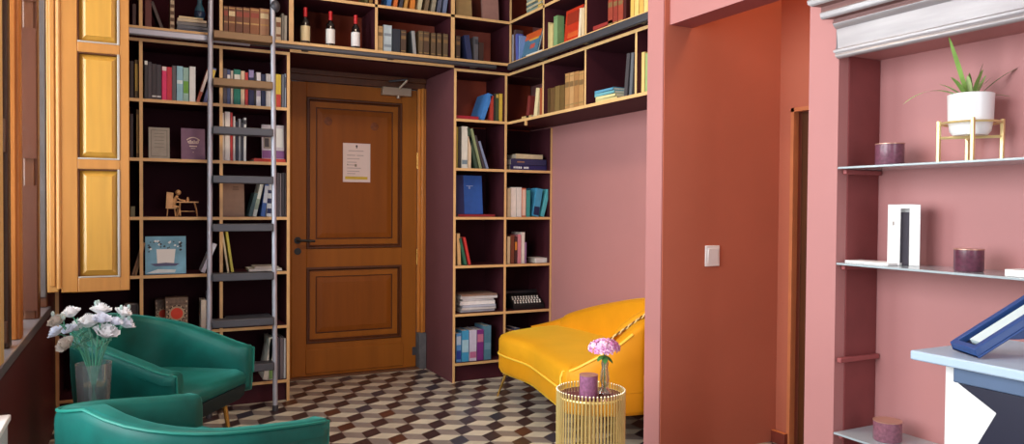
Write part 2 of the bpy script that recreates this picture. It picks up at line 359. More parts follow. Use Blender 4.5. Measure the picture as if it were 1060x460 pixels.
# ------------------------------------------------------------------ bookcases
def panel(parent, name, a, c, fax=('-y',), m=None):
    b = MB(); b.box(a, c, m or BURG, TAN, fax); return b.build(name, parent)
t2 = .009
ZS = [.125, .466, .802, 1.139, 1.477, 1.816]                               # shelf centre heights
LB = thing('bookcase', 'tall dark burgundy bookcase with pale edges behind the ladder', 'bookcase', (0, 0, 0), group='dark bookcases round the door')
panel(LB, 'side_panel', (.842, YB, 0), (.86, YD-.01, 2.168)); panel(LB, 'side_panel', (XL+.002, YB, 0), (XL+.02, YD-.01, 2.168))
for x in (.032, .461): panel(LB, 'divider', (x-t2, YB+.002, .02), (x+t2, 5.12, 2.16))
for z in ZS: panel(LB, 'shelf', (XL+.02, YB, z-t2), (.842, 5.12, z+t2))
panel(LB, 'top_panel', (XL+.02, YB, 2.15), (.842, YD-.01, 2.168))
b = MB(); b.box((XL+.02, 5.12, 0), (.842, 5.13, 2.15), BURGD); b.build('back_panel', LB)
b = MB(); b.box((XL+.02, YB+.03, 0), (.842, YB+.045, .116), BURG); b.build('plinth', LB)
TB = thing('bookcase', 'tall two-column dark bookcase with pale edges right of the door', 'bookcase', (0, 0, 0), group='dark bookcases round the door')
panel(TB, 'side_panel', (1.955, YB, 0), (1.973, YD-.002, 2.168), m=mat((104, 62, 66), .6, var=.06, scale=5, spec=.15)); panel(TB, 'side_panel', (2.717, YB, 0), (XW-.002, YD-.01, 1.80))  # left side in lighter burgundy, its lit look put into the colour
panel(TB, 'divider', (2.344, YB+.002, .02), (2.362, 5.12, 2.15))
for z in ZS: panel(TB, 'shelf', (1.973, YB, z-t2), (2.717, 5.12, z+t2))
panel(TB, 'top_panel', (1.973, YB, 2.15), (XW-.002, YD-.01, 2.168))
b = MB(); b.box((1.973, 5.12, .02), (2.717, 5.13, 1.80), BURGD); b.box((1.973, 5.12, 1.80), (2.717, 5.13, 2.15), REDBACK); b.build('back_panel', TB)
b = MB(); b.box((1.973, YB+.03, 0), (2.717, YB+.045, .116), BURG); b.build('plinth', TB)
UB = thing('bookcase', 'long overhead bookcase spanning above the door and the left bookcase', 'bookcase', (0, 0, 0), group='dark bookcases round the door')
panel(UB, 'shelf', (XL+.002, YB-.02, 2.215), (XR, YD-.01, 2.233)); panel(UB, 'soffit_board', (.86, YB, 2.17), (1.955, YD+.07, 2.188))
for x, t in ((.032, .009), (.461, .009), (.868, .014), (1.408, .009), (1.944, .014), (2.384, .008)): panel(UB, 'divider', (x-t, YB, 2.234), (x+t, 5.12, 3.1))
panel(UB, 'shelf', (.882, YB, 2.515), (XR, 5.12, 2.533)); panel(UB, 'shelf', (XL+.002, YB, 2.82), (XR, 5.12, 2.838))
b = MB(); b.box((XL+.002, YB+.02, 2.168), (XR+.35, YB+.04, 2.214), BURGD); b.build('fascia', UB)
b = MB(); b.box((XL+.002, 5.12, 2.233), (.868, 5.13, 3.1), BURG); b.box((.868, 5.12, 2.233), (XW-.002, 5.13, 3.1), REDBACK); b.build('back_panel', UB)
RB = thing('bookcase', 'wall-hung dark bookcase high on the pink wall above the yellow sofa', 'bookcase', (0, 0, 0), group='dark bookcases round the door')
Y0, Y1 = 3.03, YB-.002
FX = ('-x',)
for z in (1.816, 2.159): panel(RB, 'shelf', (XR, Y0, z-t2), (XW-.002, Y1, z+t2), FX)
panel(RB, 'shelf', (XR-.02, Y0, 2.215), (XW-.002, Y1-.02, 2.233), FX); panel(RB, 'shelf', (XR, Y0, 2.515), (XW-.002, Y1, 2.533), FX); panel(RB, 'shelf', (XR, Y0, 2.82), (XW-.002, Y1, 2.838), FX)
for y in (4.30, 3.787, 3.285):
    panel(RB, 'divider', (XR, y-t2, 1.825), (XW-.002, y+t2, 2.15), FX); 
for y in (4.30, 3.787): panel(RB, 'divider', (XR, y-t2, 2.233), (XW-.002, y+t2, 3.1), FX)
b = MB(); b.box((XW-.012, Y0, 1.825), (XW-.003, Y1, 3.1), BURGD); b.build('back_panel', RB)
b = MB(); b.box((XR+.02, Y0, 2.168), (XR+.04, Y1-.02, 2.214), BURGD); b.build('fascia', RB)
b = MB(); b.box((XR-.004, 4.535, 1.775), (XR+.01, 4.55, 1.806), TAN); b.build('bracket', RB)
# ladder rails along the overhead shelves
LR = thing('ladder_rail', 'grey metal ladder rail running along the overhead shelf above the door', 'rail', (0, 0, 0), group='ladder rails on the shelves')
b = MB(); b.box((XL+.002, 4.735, 2.172), (.62, 4.762, 2.212), STEEL); b.box((.62, 4.735, 2.178), (2.25, 4.762, 2.206), DSTEEL); b.build('bar', LR, bevel=.008)  # left stretch in lighter steel, its reflection put into the colour
for x in (-.2, .3, .95, 1.5, 2.1):
    b = MB(); b.box((x-.02, 4.755, 2.18), (x+.02, 4.822, 2.205), DSTEEL); b.build('bracket', LR, bevel=.003)
RR = thing('ladder_rail', 'dark metal ladder rail along the shelf above the yellow sofa', 'rail', (0, 0, 0), group='ladder rails on the shelves')
b = MB(); b.box((XR-.065, 3.03, 2.168), (XR-.035, 4.70, 2.212), DSTEEL); b.build('bar', RR, bevel=.008)
for y in (3.2, 3.75, 4.3):
    b = MB(); b.box((XR-.045, y-.02, 2.175), (XR+.022, y+.02, 2.205), DSTEEL); b.build('bracket', RR, bevel=.003)
# ladder
def ladder():
    Ld = thing('library_ladder', 'slim grey metal library ladder leaning on the left bookcase', 'ladder', (0, 0, 0))
    bl, br = V((.375, 4.60, 0)), V((.742, 4.60, 0)); tl, tr = V((.395, 4.70, 2.62)), V((.741, 4.70, 2.445))
    for a, c in ((bl, tl), (br, tr)):
        b = MB(); b.tube([a, c], .0145, STEEL, 12); b.ball(c, .016, STEEL); b.build('stile', Ld)
        b = MB(); b.lathe([(.017, 0), (.017, .03), (.0135, .034)], DSTEEL, a); b.build('foot', Ld)
    b = MB(); b.ball((.755, 4.70, 2.415), .03, DSTEEL, sq=(1, 1, 1.3)); b.box((.725, 4.70, 2.20), (.755, 4.734, 2.23), DSTEEL); b.build('roller_hook', Ld)
    BR = mat((120, 92, 62), .45, metal=.3, var=.1)
    for k, (pyl, pyr) in enumerate(((32, 38), (81, 86), (131.5, 134), (182, 183), (231.5, 231.5), (282, 281), (329, 327), (376, 373))):
        z = at(1, 4.66, 252, (pyl+pyr)/2+4).z; f = z/2.5; y = 4.60+.10*f
        b = MB(); b.box((bl.x+.012+.02*f, y-.06, z-.022), (br.x-.012, y+.03, z+.022), BR if k < 2 else DSTEEL, None); b.build('rung', Ld, bevel=.004)
ladder()
# ------------------------------------------------------------------ books
PALE = mat((224, 214, 190), .7, var=.06)
def cov(c): return mat(c, .5, var=.10, scale=25, spec=.4)
def book(loc, w, h, d, c, label, axis='y', tilt=0, band=None, group=None, name='book', pages=PAPER):
    """upright book, spine toward the room. loc = base corner (left, spine side, bottom). axis 'y': spine faces -Y; 'x': spine faces -X"""
    m = cov(c); t = min(.003, w*.18)
    b = MB(); b.box((0, 0, 0), (w, t*1.4, h), m); b.box((0, 0, 0), (t, d, h), m); b.box((w-t, 0, 0), (w, d, h), m)
    o = b.build(name, bevel=min(.0015, w*.1))
    b = MB(); b.box((t, t*1.4, .004), (w-t, d-.005, h-.004), pages); b.build('page_block', o)
    if band is not None:
        for (z0, z1, bc) in band:
            b = MB(); b.box((w*.06, -.0008, h*z0), (w*.94, .001, h*z1), cov(bc)); b.build('spine_label', o)
    R = Matrix.Rotation(0 if axis == 'y' else -math.pi/2, 4, 'Z')
    a = math.radians(tilt); T = Matrix.Identity(4)
    if a > 0: T = Matrix.Translation((w, 0, 0)) @ Matrix.Rotation(a, 4, 'Y') @ Matrix.Translation((-w, 0, 0))
    elif a < 0: T = Matrix.Rotation(a, 4, 'Y')
    o.matrix_world = Matrix.Translation(loc) @ R @ T
    tag(o, label, 'book', group)
    return o
def row(where, z, items, plane=YB+.03, axis='y', depth=.17, group=None, py=None):
    """items: (px_left, px_right, py_top, colour, description[, options])"""
    for it in items:
        px0, px1, pt, c, desc = it[:5]; op = it[5] if len(it) > 5 else {}
        ax = 1 if axis == 'y' else 0
        yb = op.get('yb', 0)
        # horizontal positions come from the shelf plane, height from the top edge
        a = at(ax, plane, px0, pt); e = at(ax, plane, px1, pt)
        h = max(.06, (a.z+e.z)/2-z)
        if axis == 'y': w = e.x-a.x; loc = (a.x+.0005, plane, z)
        else: w = a.y-e.y; loc = (plane, a.y-.0005, z)
        w = max(.006, w-.001); tl = op.get('tilt', 0)
        if tl: h = h/math.cos(math.radians(tl))-.3*w*math.sin(abs(math.radians(tl)))
        book(loc, w, h, op.get('d', depth), c, desc+' '+where, axis, tl, op.get('band'), group or 'books '+where)
def flat(x0, x1, z0, th, c, label, y=YB+.04, d=.16, rz=0, name='book', axis='y', cat='book', pages=PAPER, group=None):
    """book lying flat, spine toward the room"""
    m = cov(c); w = x1-x0; t = min(.003, th*.2)
    b = MB(); b.box((0, 0, 0), (w, d, t), m); b.box((0, 0, th-t), (w, d, th), m); b.box((0, 0, 0), (w, t, th), m)
    o = b.build(name, bevel=.0008)
    b = MB(); b.box((.004, t, t), (w-.004, d-.004, th-t), pages); b.build('page_block', o)
    if axis == 'y': o.matrix_world = Matrix.Translation((x0, y, z0)) @ Matrix.Rotation(rz, 4, 'Z')
    else: o.matrix_world = Matrix.Translation((y, x1, z0)) @ Matrix.Rotation(-math.pi/2+rz, 4, 'Z')
    return tag(o, label, cat, group or ('magazines piled in the bookcases' if cat == 'magazine' else 'books lying flat on the shelves'))
def faced(x0, x1, z0, h, c, label, y, th=.02, lean=-6, name='book', spine=None):
    """book standing with its front cover to the room, leaning back a little"""
    w = x1-x0; m = cov(c)
    b = MB(); b.box((0, 0, 0), (w, .002, h), m); b.box((0, th-.002, 0), (w, th, h), m); b.box((0, 0, 0), (.003, th, h), m)
    o = b.build(name, bevel=.0008)
    b = MB(); b.box((.003, .002, .004), (w-.004, th-.002, h-.004), PAPER); b.build('page_block', o)
    o.matrix_world = Matrix.Translation((x0, y, z0)) @ Matrix.Rotation(math.radians(lean), 4, 'X')
    return tag(o, label, 'book', 'books standing face out on the shelves'), w, h
def X_(px, py, y=YB+.03): return at(1, y, px, py).x
def Z_(px, py, y=YB+.03): return at(1, y, px, py).z
GT_ = [(.12, .15, (150, 122, 74)), (.62, .76, (128, 98, 62)), (.9, .92, (150, 122, 74))]
CRB = [(.55, .82, (226, 206, 160))]
WHB = [(.5, .85, (230, 230, 230))]
zz = [z+t2 for z in ZS]
s5, s4, s3, s2, s1, s0 = zz[5], zz[4], zz[3], zz[2], zz[1], zz[0]
# left bookcase, top row
row("at far left of the left bookcase's top row", s5, [(134.5, 138.5, 63, (52, 34, 30), 'dark brown book'), (139.5, 143, 62, (104, 78, 36), 'gold-lettered olive book', {'band': [(.2, .9, (190, 150, 60))]})])
row("on the left bookcase's top row, left of ladder", s5, [
    (149.5, 153, 63, (60, 54, 58), 'slim charcoal book with pale cap', {'band': [(.9, 1, (230, 230, 225))]}), (153, 157, 64, (74, 66, 72), 'pale-tipped grey book'), (157, 162, 66, (58, 50, 56), 'wide dark grey book', {'band': [(.08, .12, (220, 220, 220))]}), (162, 167, 67, (66, 60, 68), 'slate grey book beside the pink one', {'band': [(.08, .12, (220, 220, 220))]}),
    (167.5, 172.7, 69, (226, 50, 110), 'hot pink book', {'band': [(.88, 1, (240, 220, 220))]}), (172.7, 178, 69.5, (206, 44, 66), 'crimson book'), (178, 182.5, 68, (92, 90, 96), 'mid grey book'), (182.8, 189.5, 68.5, (146, 196, 214), 'light blue book', {'band': [(.5, .6, (220, 240, 245))]}),
    (189.5, 195.5, 70, (150, 190, 180), 'pale aqua book with green label', {'band': [(.25, .6, (110, 170, 60))]}), (196, 202.5, 69, (232, 236, 236), 'white hardback'),
    (203, 206.5, 69, (190, 98, 74), 'leaning terracotta and white book', {'tilt': 17, 'band': [(.3, .9, (230, 220, 214))]}), (210, 214, 70, (110, 120, 170), 'leaning blue and yellow book', {'tilt': 15, 'band': [(.5, .95, (220, 190, 70))]})])
row("on the left bookcase's top row, behind the ladder", s5, [
    (231, 235, 71, (84, 78, 92), 'dusky grey book'), (235, 238.6, 72, (70, 84, 130), 'blue-grey book', {'band': WHB}), (238.8, 241.5, 73, (196, 186, 176), 'thin stone-coloured book'), (242, 249, 72, (28, 128, 112), 'dark green and teal book', {'band': [(.72, .86, (230, 230, 220)), (.5, .6, (60, 170, 150))]}),
    (249.2, 253.4, 73.5, (224, 200, 170), 'peach book'), (253.6, 257, 75, (196, 52, 54), 'narrow red book'), (257.3, 263, 72, (36, 40, 84), 'navy book with lilac top', {'band': [(.78, .98, (150, 140, 190))]}), (263, 265, 76, (50, 46, 50), 'thin black book'),
    (265.3, 270, 75, (222, 220, 226), 'white and lilac book', {'band': [(.3, .5, (170, 160, 190))]}), (270.5, 275, 77, (44, 54, 90), 'dark blue book'), (275.3, 280.5, 76.5, (232, 232, 230), 'white paperback')])
row("on the left bookcase's top row, right of ladder", s5, [(285.5, 291, 77, (220, 190, 60), 'yellow book with red foot', {'band': [(0.02, .4, (196, 60, 50))]}), (291.5, 294.5, 77, (110, 112, 122), 'thin grey book'), (294.8, 299, 76.5, (168, 182, 200), 'pale blue-grey book', {'band': [(.6, .9, (90, 90, 110))]})])
# second row
row("at far left of the left bookcase's second row", s4, [(134.5, 138, 118, (50, 30, 28), 'dark book'), (141, 144, 113.5, (122, 84, 32), 'gilt brown book', {'band': [(.1, .9, (176, 130, 56))]})])
o, w, h = faced(X_(154, 160), X_(176, 160), s4, Z_(165, 131)-s4, (160, 152, 140), "grey framed book cover standing on the left bookcase's second row", YB+.07)
b = MB(); FR = cov((126, 120, 112))
for q in (((.012, .014), (w-.012, .018)), ((.012, h-.018), (w-.012, h-.014))): b.box((q[0][0], -.001, q[0][1]), (q[1][0], .001, q[1][1]), FR)
for q in (.012, w-.016): b.box((q, -.001, .014), (q+.004, .001, h-.014), FR)
for k in range(5): b.box((.03, -.001, h*.8-.02*k), (w-.03, .001, h*.8-.02*k+.003), FR)
b.build('cover_print', o)
o, w, h = faced(X_(188, 160), X_(213, 160), s4, Z_(200, 132)-s4, (124, 90, 118), "purple book with cream lettering standing on the left bookcase's second row", YB+.07)
b = MB(); CR = cov((226, 204, 190)); n = 14
for i in range(n):                                                     # arched line over the title, title block, small lines
    u = i/(n-1)-.5; b.box((w*.5+u*w*.5-.003, -.001, h*(.70-.3*u*u)), (w*.5+u*w*.5+.003, .001, h*(.73-.3*u*u)), CR)
xs = w*.27
for i, ww in enumerate((.008, .007, .008, .006, .008, .006)):
    b.box((xs, -.001, h*.55), (xs+ww, .001, h*(.63 if i % 2 else .60)), CR); xs += ww+.0035
b.box((w*.3, -.001, h*.52), (w*.72, .001, h*.54), CR); b.box((w*.34, -.001, h*.42), (w*.66, .001, h*.455), CR); b.box((w*.4, -.001, h*.36), (w*.6, .001, h*.375), CR); b.box((w*.48, -.001, h*.24), (w*.52, .001, h*.26), CR)
b.build('cover_print', o)
row("on the left bookcase's second row, behind the ladder", s4, [(230, 232.4, 117, (230, 224, 214), 'thin cream book'), (232.6, 238.2, 115.7, (236, 230, 222), 'thick white book'), (238.4, 241, 116.5, (206, 60, 60), 'thin red book'), (241.3, 243.6, 120.6, (222, 220, 218), 'short white book'), (243.9, 246.5, 126, (46, 52, 74), 'short dark blue book'), (246.8, 249.5, 123, (150, 160, 170), 'grey-blue book'), (249.7, 252, 127, (56, 60, 76), 'slim slate book'), (252.2, 255, 122, (226, 230, 232), 'slim white book with dark dot', {'band': [(.85, .95, (60, 60, 70))]})])
zf = s4
flat(X_(263, 166), X_(299.5, 166), zf, .022, (206, 66, 50), "red book lying flat on the left bookcase's second row", d=.2)
o, w, h = faced(X_(273, 160), X_(296, 160), zf+.023, Z_(285, 128)-zf-.023, (214, 208, 216), "white and violet picture book standing upon a flat red book", YB+.09)
b = MB(); b.box((w*.0, -.001, h*.02), (w, .001, h*.25), cov((140, 90, 150))); b.box((w*.06, -.001, h*.3), (w*.5, .001, h*.75), cov((150, 140, 130))); b.box((w*.12, -.0015, h*.35), (w*.32, .001, h*.6), cov((70, 66, 70))); b.box((w*.6, -.001, h*.35), (w*.95, .001, h*.9), WHITE); b.build('cover_print', o)
# third row
row("on the left bookcase's third row beside the shutter", s3, [(135, 140, 219, (110, 100, 70), 'low olive book')])
BRZ = mat((214, 164, 112), .5, metal=.15, var=.25, scale=30)
def figurine():
    x = X_(172, 224); wx = X_(206, 224)-x; F_ = thing('bronze_figurine', 'small bronze figurine of someone seated at a table, on the left bookcase', 'figurine', (x, YB+.07, s3)); u = wx/34.
    b = MB(); b.prism([(0, .02, 10*u), (7*u, .02, 10*u), (8*u, .02, 27*u), (1*u, .02, 28*u)], (0, .006, 0), BRZ); b.prism([(0, .0, 9*u), (11*u, .0, 9*u), (11*u, .0, 11*u), (0, .0, 11*u)], (0, .05, 0), BRZ)
    for lx in (2, 9):
        for ly in (.004, .044): b.tube([(lx*u, ly, 9*u), (lx*u+(.006 if lx > 5 else -.004), ly, 0)], .003, BRZ, 6)
    b.build('armchair', F_, bevel=.001)
    b = MB(); b.tube([(8*u, .03, 12*u), (9*u, .03, 18*u), (12*u, .03, 24*u)], [.012, .013, .008], BRZ, 10); b.ball((13*u, .03, 27.5*u), 3.2*u, BRZ)
    b.tube([(11*u, .02, 22*u), (15*u, .012, 19*u), (19*u, .02, 18.5*u)], .004, BRZ, 6); b.tube([(8*u, .025, 12*u), (14*u, .02, 11*u), (15*u, .02, 1*u)], [.008, .007, .005], BRZ, 8); b.tube([(8*u, .04, 12*u), (13*u, .04, 10*u), (11*u, .045, 1*u)], [.008, .007, .005], BRZ, 8); b.build('sitter', F_)
    b = MB(); b.box((11*u, 0, 16*u), (34*u, .06, 17.4*u), BRZ)
    for lx, kx in ((15, 12), (30, 33)):
        for ly in (.006, .054): b.tube([(lx*u, ly, 16*u), ((lx+kx)/2*u+.003, ly, 8*u), (kx*u, ly, 0)], .0032, BRZ, 6)
    b.tube([(14*u, .03, 6*u), (31*u, .03, 6*u)], .0028, BRZ, 6); b.build('table', F_)
    b = MB(); b.lathe([(.006, 0), (.009, .012), (.005, .02), (.004, .026)], BRZ, (23*u, .03, 17.4*u), 10); b.lathe([(.007, 0), (.007, .01)], BRZ, (19.5*u, .025, 17.4*u), 10); b.build('jug', F_)
figurine()
o, w, h = faced(X_(231, 224), X_(254.5, 224), s3, Z_(243, 187)-s3, (140, 108, 88), "plain brown board cover standing behind the ladder, third row", YB+.09)
b = MB(); b.box((w*.5, -.001, h*.82), (w*.74, .001, h*.84), cov((90, 66, 52))); b.box((w*.48, -.001, h*.76), (w*.76, .001, h*.78), cov((90, 66, 52))); b.build('cover_print', o)
row("leaning on the left bookcase's third row", s3, [(257, 261, 200, (62, 92, 96), 'short dark teal book', {'tilt': 14}), (261.5, 265.5, 188, (204, 212, 204), 'tall pale green-white book', {'tilt': 12, 'band': [(.2, .5, (150, 170, 150))]}), (270, 274.5, 189, (70, 110, 180), 'bright blue book', {'tilt': 7, 'band': [(.4, .9, (210, 220, 230))]}), (275.5, 281, 190, (206, 214, 220), 'white and navy patterned book', {'tilt': 3, 'band': [(.1, .25, (40, 50, 90)), (.4, .55, (40, 50, 90)), (.7, .8, (40, 50, 90))]})])
row("on the left bookcase's third row, right of ladder", s3, [(286.5, 289.3, 179, (74, 66, 72), 'dusky magazine', {'d': .2}), (289.5, 291.5, 179.5, (120, 112, 116), 'light grey magazine', {'d': .2}), (291.8, 294.8, 179, (58, 52, 58), 'black magazine', {'d': .2}), (295, 298, 179.5, (92, 84, 88), 'mid grey magazine', {'d': .2})])
# fourth row
row("leaning at far left of the left bookcase's fourth row", s2, [(136, 138.5, 256, (120, 82, 52), 'thin brown book', {'tilt': 16}), (139, 141.5, 252, (150, 110, 70), 'thin tan book', {'tilt': 14})])
x0, x1 = X_(150.5, 284), X_(193, 284); h = Z_(172, 245)-s2
PC = thing('canvas_picture', 'square blue canvas picture of a white flowerpot, on the left bookcase', 'picture', (x0, YB+.06, s2)); PC.rotation_euler = (math.radians(-5), 0, 0); w = x1-x0
b = MB(); b.box((0, 0, 0), (w, .018, h), mat((120, 176, 204), .6, var=.35, scale=9)); b.build('canvas', PC)
b = MB(); b.prism([(w*.29, -.001, h*.28), (w*.70, -.001, h*.28), (w*.74, -.001, h*.66), (w*.27, -.001, h*.66)], (0, .002, 0), WHITE); b.build('painted_pot', PC)
b = MB(); DT = cov((52, 62, 70))
b.prism([(w*.12, -.0012, h*.27), (w*.5, -.0012, h*.30), (w*.84, -.0012, h*.27), (w*.74, -.0012, h*.21), (w*.24, -.0012, h*.21)], (0, .002, 0), cov((92, 92, 130)))
b.prism([(w*.02, -.0012, h*.03), (w*.72, -.0012, h*.03), (w*.75, -.0012, h*.11), (w*.3, -.0012, h*.13)], (0, .002, 0), cov((220, 232, 236)))
rn = random.Random(5)
for i in range(26):
    cx_ = w*rn.uniform(.08, .9); cz_ = h*(.68+.20*rn.random()) if .2 < cx_/w < .8 else h*rn.uniform(.58, .85); rr = .008*rn.uniform(.6, 1.3)
    b.prism([(cx_-rr, -.0013, cz_), (cx_, -.0013, cz_-rr*.7), (cx_+rr, -.0013, cz_+rr*.2), (cx_, -.0013, cz_+rr)], (0, .002, 0), DT if i % 3 else cov((236, 244, 246)))
b.build('painted_leaves', PC)
row("on the left bookcase's fourth row, at the ladder's left stile", s2, [(207.5, 212, 253, (222, 224, 236), 'leaning white book', {'tilt': 22})])
row("leaning on the left bookcase's fourth row behind ladder", s2, [(235.3, 237.6, 237, (232, 216, 176), 'thin cream book', {'tilt': -8}), (239.5, 242.3, 238, (210, 200, 84), 'thin yellow book', {'tilt': -8})])
flat(X_(258, 280), X_(292, 280), s2, .016, (228, 224, 216), "white book lying flat on the left bookcase's fourth row", d=.19); flat(X_(264, 276), X_(288, 276), s2+.017, .012, (214, 206, 194), "beige booklet lying upon a flat white book, left bookcase's fourth row", d=.17)
# fifth row
def patbox(px0, px1, pt, label, y):
    x0, x1 = X_(px0, 340, y), X_(px1, 340, y); hh = Z_((px0+px1)/2, pt, y)-s1; w = x1-x0
    T_ = thing('patterned_box', label, 'box', (x0, y, s1), group='patterned boxes on the left bookcase')
    b = MB(); b.box((0, 0, 0), (w, .1, hh*.8), mat((120, 100, 84), .6, var=.45, scale=60)); b.build('body', T_, bevel=.001)
    b = MB(); b.box((-.0015, -.0015, hh*.8), (w+.0015, .1015, hh), mat((110, 90, 76), .6, var=.45, scale=60)); b.build('lid', T_, bevel=.001)
    b = MB(); c = (w*.5, hh*.52)
    def disk(r, y_, m): b.rings([[(c[0]+r*math.cos(2*math.pi*k/20), y_, c[1]+r*math.sin(2*math.pi*k/20)) for k in range(20)], [(c[0]+r*math.cos(2*math.pi*k/20), y_+.002, c[1]+r*math.sin(2*math.pi*k/20)) for k in range(20)]], m)
    R0 = min(w, hh)*.42; disk(R0, -.002, cov((60, 48, 40))); disk(R0*.86, -.0028, cov((176, 150, 120))); disk(R0*.66, -.0036, cov((206, 60, 34)))
    for k in range(12):
        a = 2*math.pi*k/12; q = (c[0]+R0*.93*math.cos(a), c[1]+R0*.93*math.sin(a)); b.box((q[0]-.003, -.0045, q[1]-.003), (q[0]+.003, -.002, q[1]+.003), cov((206, 180, 150)))
    for qx in (.06, .94):
        for k in range(6): b.box((w*qx-.003, -.002, hh*(.1+.15*k)), (w*qx+.003, .001, hh*(.16+.15*k)), cov((196, 170, 140)))
    b.build('front_ornament', T_)
patbox(171.5, 194.5, 308.5, 'patterned box with red rosette, right of two behind the far green chair', YB+.05)
patbox(161, 177, 310.5, 'partly hidden patterned box, left of two behind the far green chair', YB+.16)
row("on the left bookcase's fifth row, left of ladder", s1, [(208, 213.5, 311, (228, 220, 204), 'cream hardback'), (215.5, 219.5, 304, (226, 228, 238), 'tall white book')])
xs0, xs1 = X_(236, 340), X_(283, 340)
flat(xs0, xs1, s1, .014, (120, 110, 130), "mauve-grey magazine at bottom of the stack behind the ladder", d=.22); flat(xs0+.006, xs1-.004, s1+.015, .013, (190, 66, 80), "red magazine in the stack behind the ladder, fifth row", d=.22); flat(xs0+.0, xs1+.004, s1+.029, .016, (92, 96, 108), "dark grey magazine topmost of the stack behind the ladder", d=.21)
b = MB(); BX = thing('box_frame', 'grey framed box on the left bookcase behind the white flowers', 'box', (X_(128, 330), YB+.05, s1))
fw = X_(143.5, 330)-X_(128, 330); fh = Z_(136, 315)-s1
b = MB(); G2 = cov((120, 108, 104))
for q in ((0, 0, fw, .008), (0, fh-.008, fw, fh), (0, 0, .008, fh), (fw-.008, 0, fw, fh)): b.box((q[0], 0, q[1]), (q[2], .04, q[3]), G2)
b.build('frame', BX); b = MB(); b.box((.008, .02, .008), (fw-.008, .03, fh-.008), cov((86, 72, 72))); b.build('panel', BX)
# bottom row
row("on the left bookcase's bottom row", s0, [(272, 277.5, 352, (226, 226, 214), 'leaning white book', {'tilt': 10, 'd': .2}), (278.2, 282.5, 350, (214, 220, 206), 'white book with green foot', {'d': .2, 'band': [(.02, .25, (120, 160, 90))]}), (286, 289.5, 350, (70, 62, 70), 'dark aubergine folder', {'d': .22}), (289.8, 293.4, 350, (110, 100, 104), 'grey folder', {'d': .22}), (293.8, 298.5, 350.5, (228, 228, 230), 'wide white folder', {'d': .22})])
# overhead, above the left bookcase
zU = 2.234
def rowU(where, items, **k): row(where, zU, items, plane=YB+.03, **k)
rowU("above the left bookcase, near the shutter", [(137, 141, 4, (70, 40, 36), 'dark maroon book'), (150, 157, 0, (96, 40, 34), 'tall oxblood book'), (166.5, 170, 3, (70, 56, 54), 'leaning dark book', {'tilt': -20}), (176, 180.5, 0, (190, 170, 140), 'tall book with cream and brown bands', {'band': [(.1, .2, (90, 60, 40)), (.3, .42, (90, 60, 40)), (.52, .64, (90, 60, 40)), (.75, .86, (90, 60, 40))]})])
x0, x1 = X_(183, 25), X_(216, 25)
for k, (th, c, nm, a, e) in enumerate(((.022, (70, 76, 92), 'slate blue book at bottom of the overhead stack', 0, 0), (.02, (96, 100, 110), 'grey book second from bottom of the overhead stack', .003, .004), (.02, (118, 116, 116), 'pale grey book third from bottom of the overhead stack', .0, .01), (.018, (206, 190, 160), 'cream and red book near the top of the overhead stack', .004, .012), (.012, (226, 206, 160), 'cream booklet topmost of the overhead stack', .012, .03))):
    z0 = zU+sum((.022, .02, .02, .018, .012)[:k])+.0005*k
    flat(x0+a, x1-e, z0, th, c, nm, d=.2)
TV = thing('teal_vase', 'small teal glass vase standing on the overhead book stack', 'vase', (X_(208, 5)+.0, YB+.13, zU+.0955))
b = MB(); b.lathe([(.018, 0), (.026, .01), (.032, .04), (.026, .075), (.014, .10), (.013, .14), (.018, .15)], mat((60, 110, 130), .15, var=.1, coat=.6), n=20); b.build('body', TV)
b = MB(); b.lathe([(.028, .018), (.0335, .036), (.033, .046), (.03, .056)], mat((40, 60, 90), .2), n=20, cap=False); b.build('band', TV)
BRN = [(112, 62, 34), (126, 74, 40), (104, 56, 32), (120, 70, 40), (146, 88, 48), (176, 130, 96)]
nm = ['leftmost brown leather book of the row', 'brown leather book with cream label', 'third brown leather book from left', 'fourth brown leather book from left', 'tawny leather book', 'pale tan leather book']
xs = [231.5, 236.5, 244, 251.5, 259, 269, 279]
for i in range(6): rowU('above the left bookcase, between the ladder stiles', [(xs[i], xs[i+1]-.3, 6+.6*i, BRN[i], nm[i], {'band': [(.12, .16, (190, 150, 90)), (.45, .5, (190, 150, 90)), (.68, .84, (226, 206, 160) if i in (1, 5) else (150, 60, 40)), (.92, .95, (200, 160, 90))]})])
rowU('above the left bookcase, right of the ladder', [(285.5, 291, 18, (200, 180, 150), 'cream and brown banded book', {'band': [(.2, .3, (120, 70, 40)), (.6, .8, (120, 70, 40))]}), (291.5, 294, 14, (120, 112, 100), 'thin grey book'), (294.3, 297.2, 16, (168, 156, 140), 'thin stone book')])
# overhead, above the door
def bottle(px, pt, label, lab, k):
    B_ = thing('wine_bottle', label, 'bottle', (X_(px, 48, YB+.06), YB+.06, zU), group='wine bottles above the door'); hh = Z_(px, pt, YB+.06)-zU; u = hh/.30; GL = mat((26, 20, 18), .12, var=.1, coat=.6)
    b = MB(); b.lathe([(q*u, z*u) for q, z in ((.034, 0), (.037, .004), (.037, .17), (.034, .19), (.018, .215), (.0145, .23), (.0145, .29))], GL, n=20); b.build('body', B_)
    b = MB(); b.lathe([(q*u, z*u) for q, z in ((.0155, .225), (.0158, .23), (.0158, .3), (.0, .3))], mat((196, 26, 34), .35, var=.05), n=16, cap=False); b.build('capsule', B_)
    b = MB(); b.lathe([(.0378*u, .03*u), (.0378*u, .15*u)], mat(lab, .6, var=.05), n=20, cap=False); b.build('paper_label', B_)
bottle(316, 8, 'leftmost of three wine bottles with red capsules, cream label', (226, 206, 160), 0)
bottle(342, 12, 'middle of three wine bottles with red capsules, above the door', (236, 232, 226), 1)
bottle(368, 16, 'rightmost of three wine bottles with red capsules, above the door', (236, 232, 230), 2)
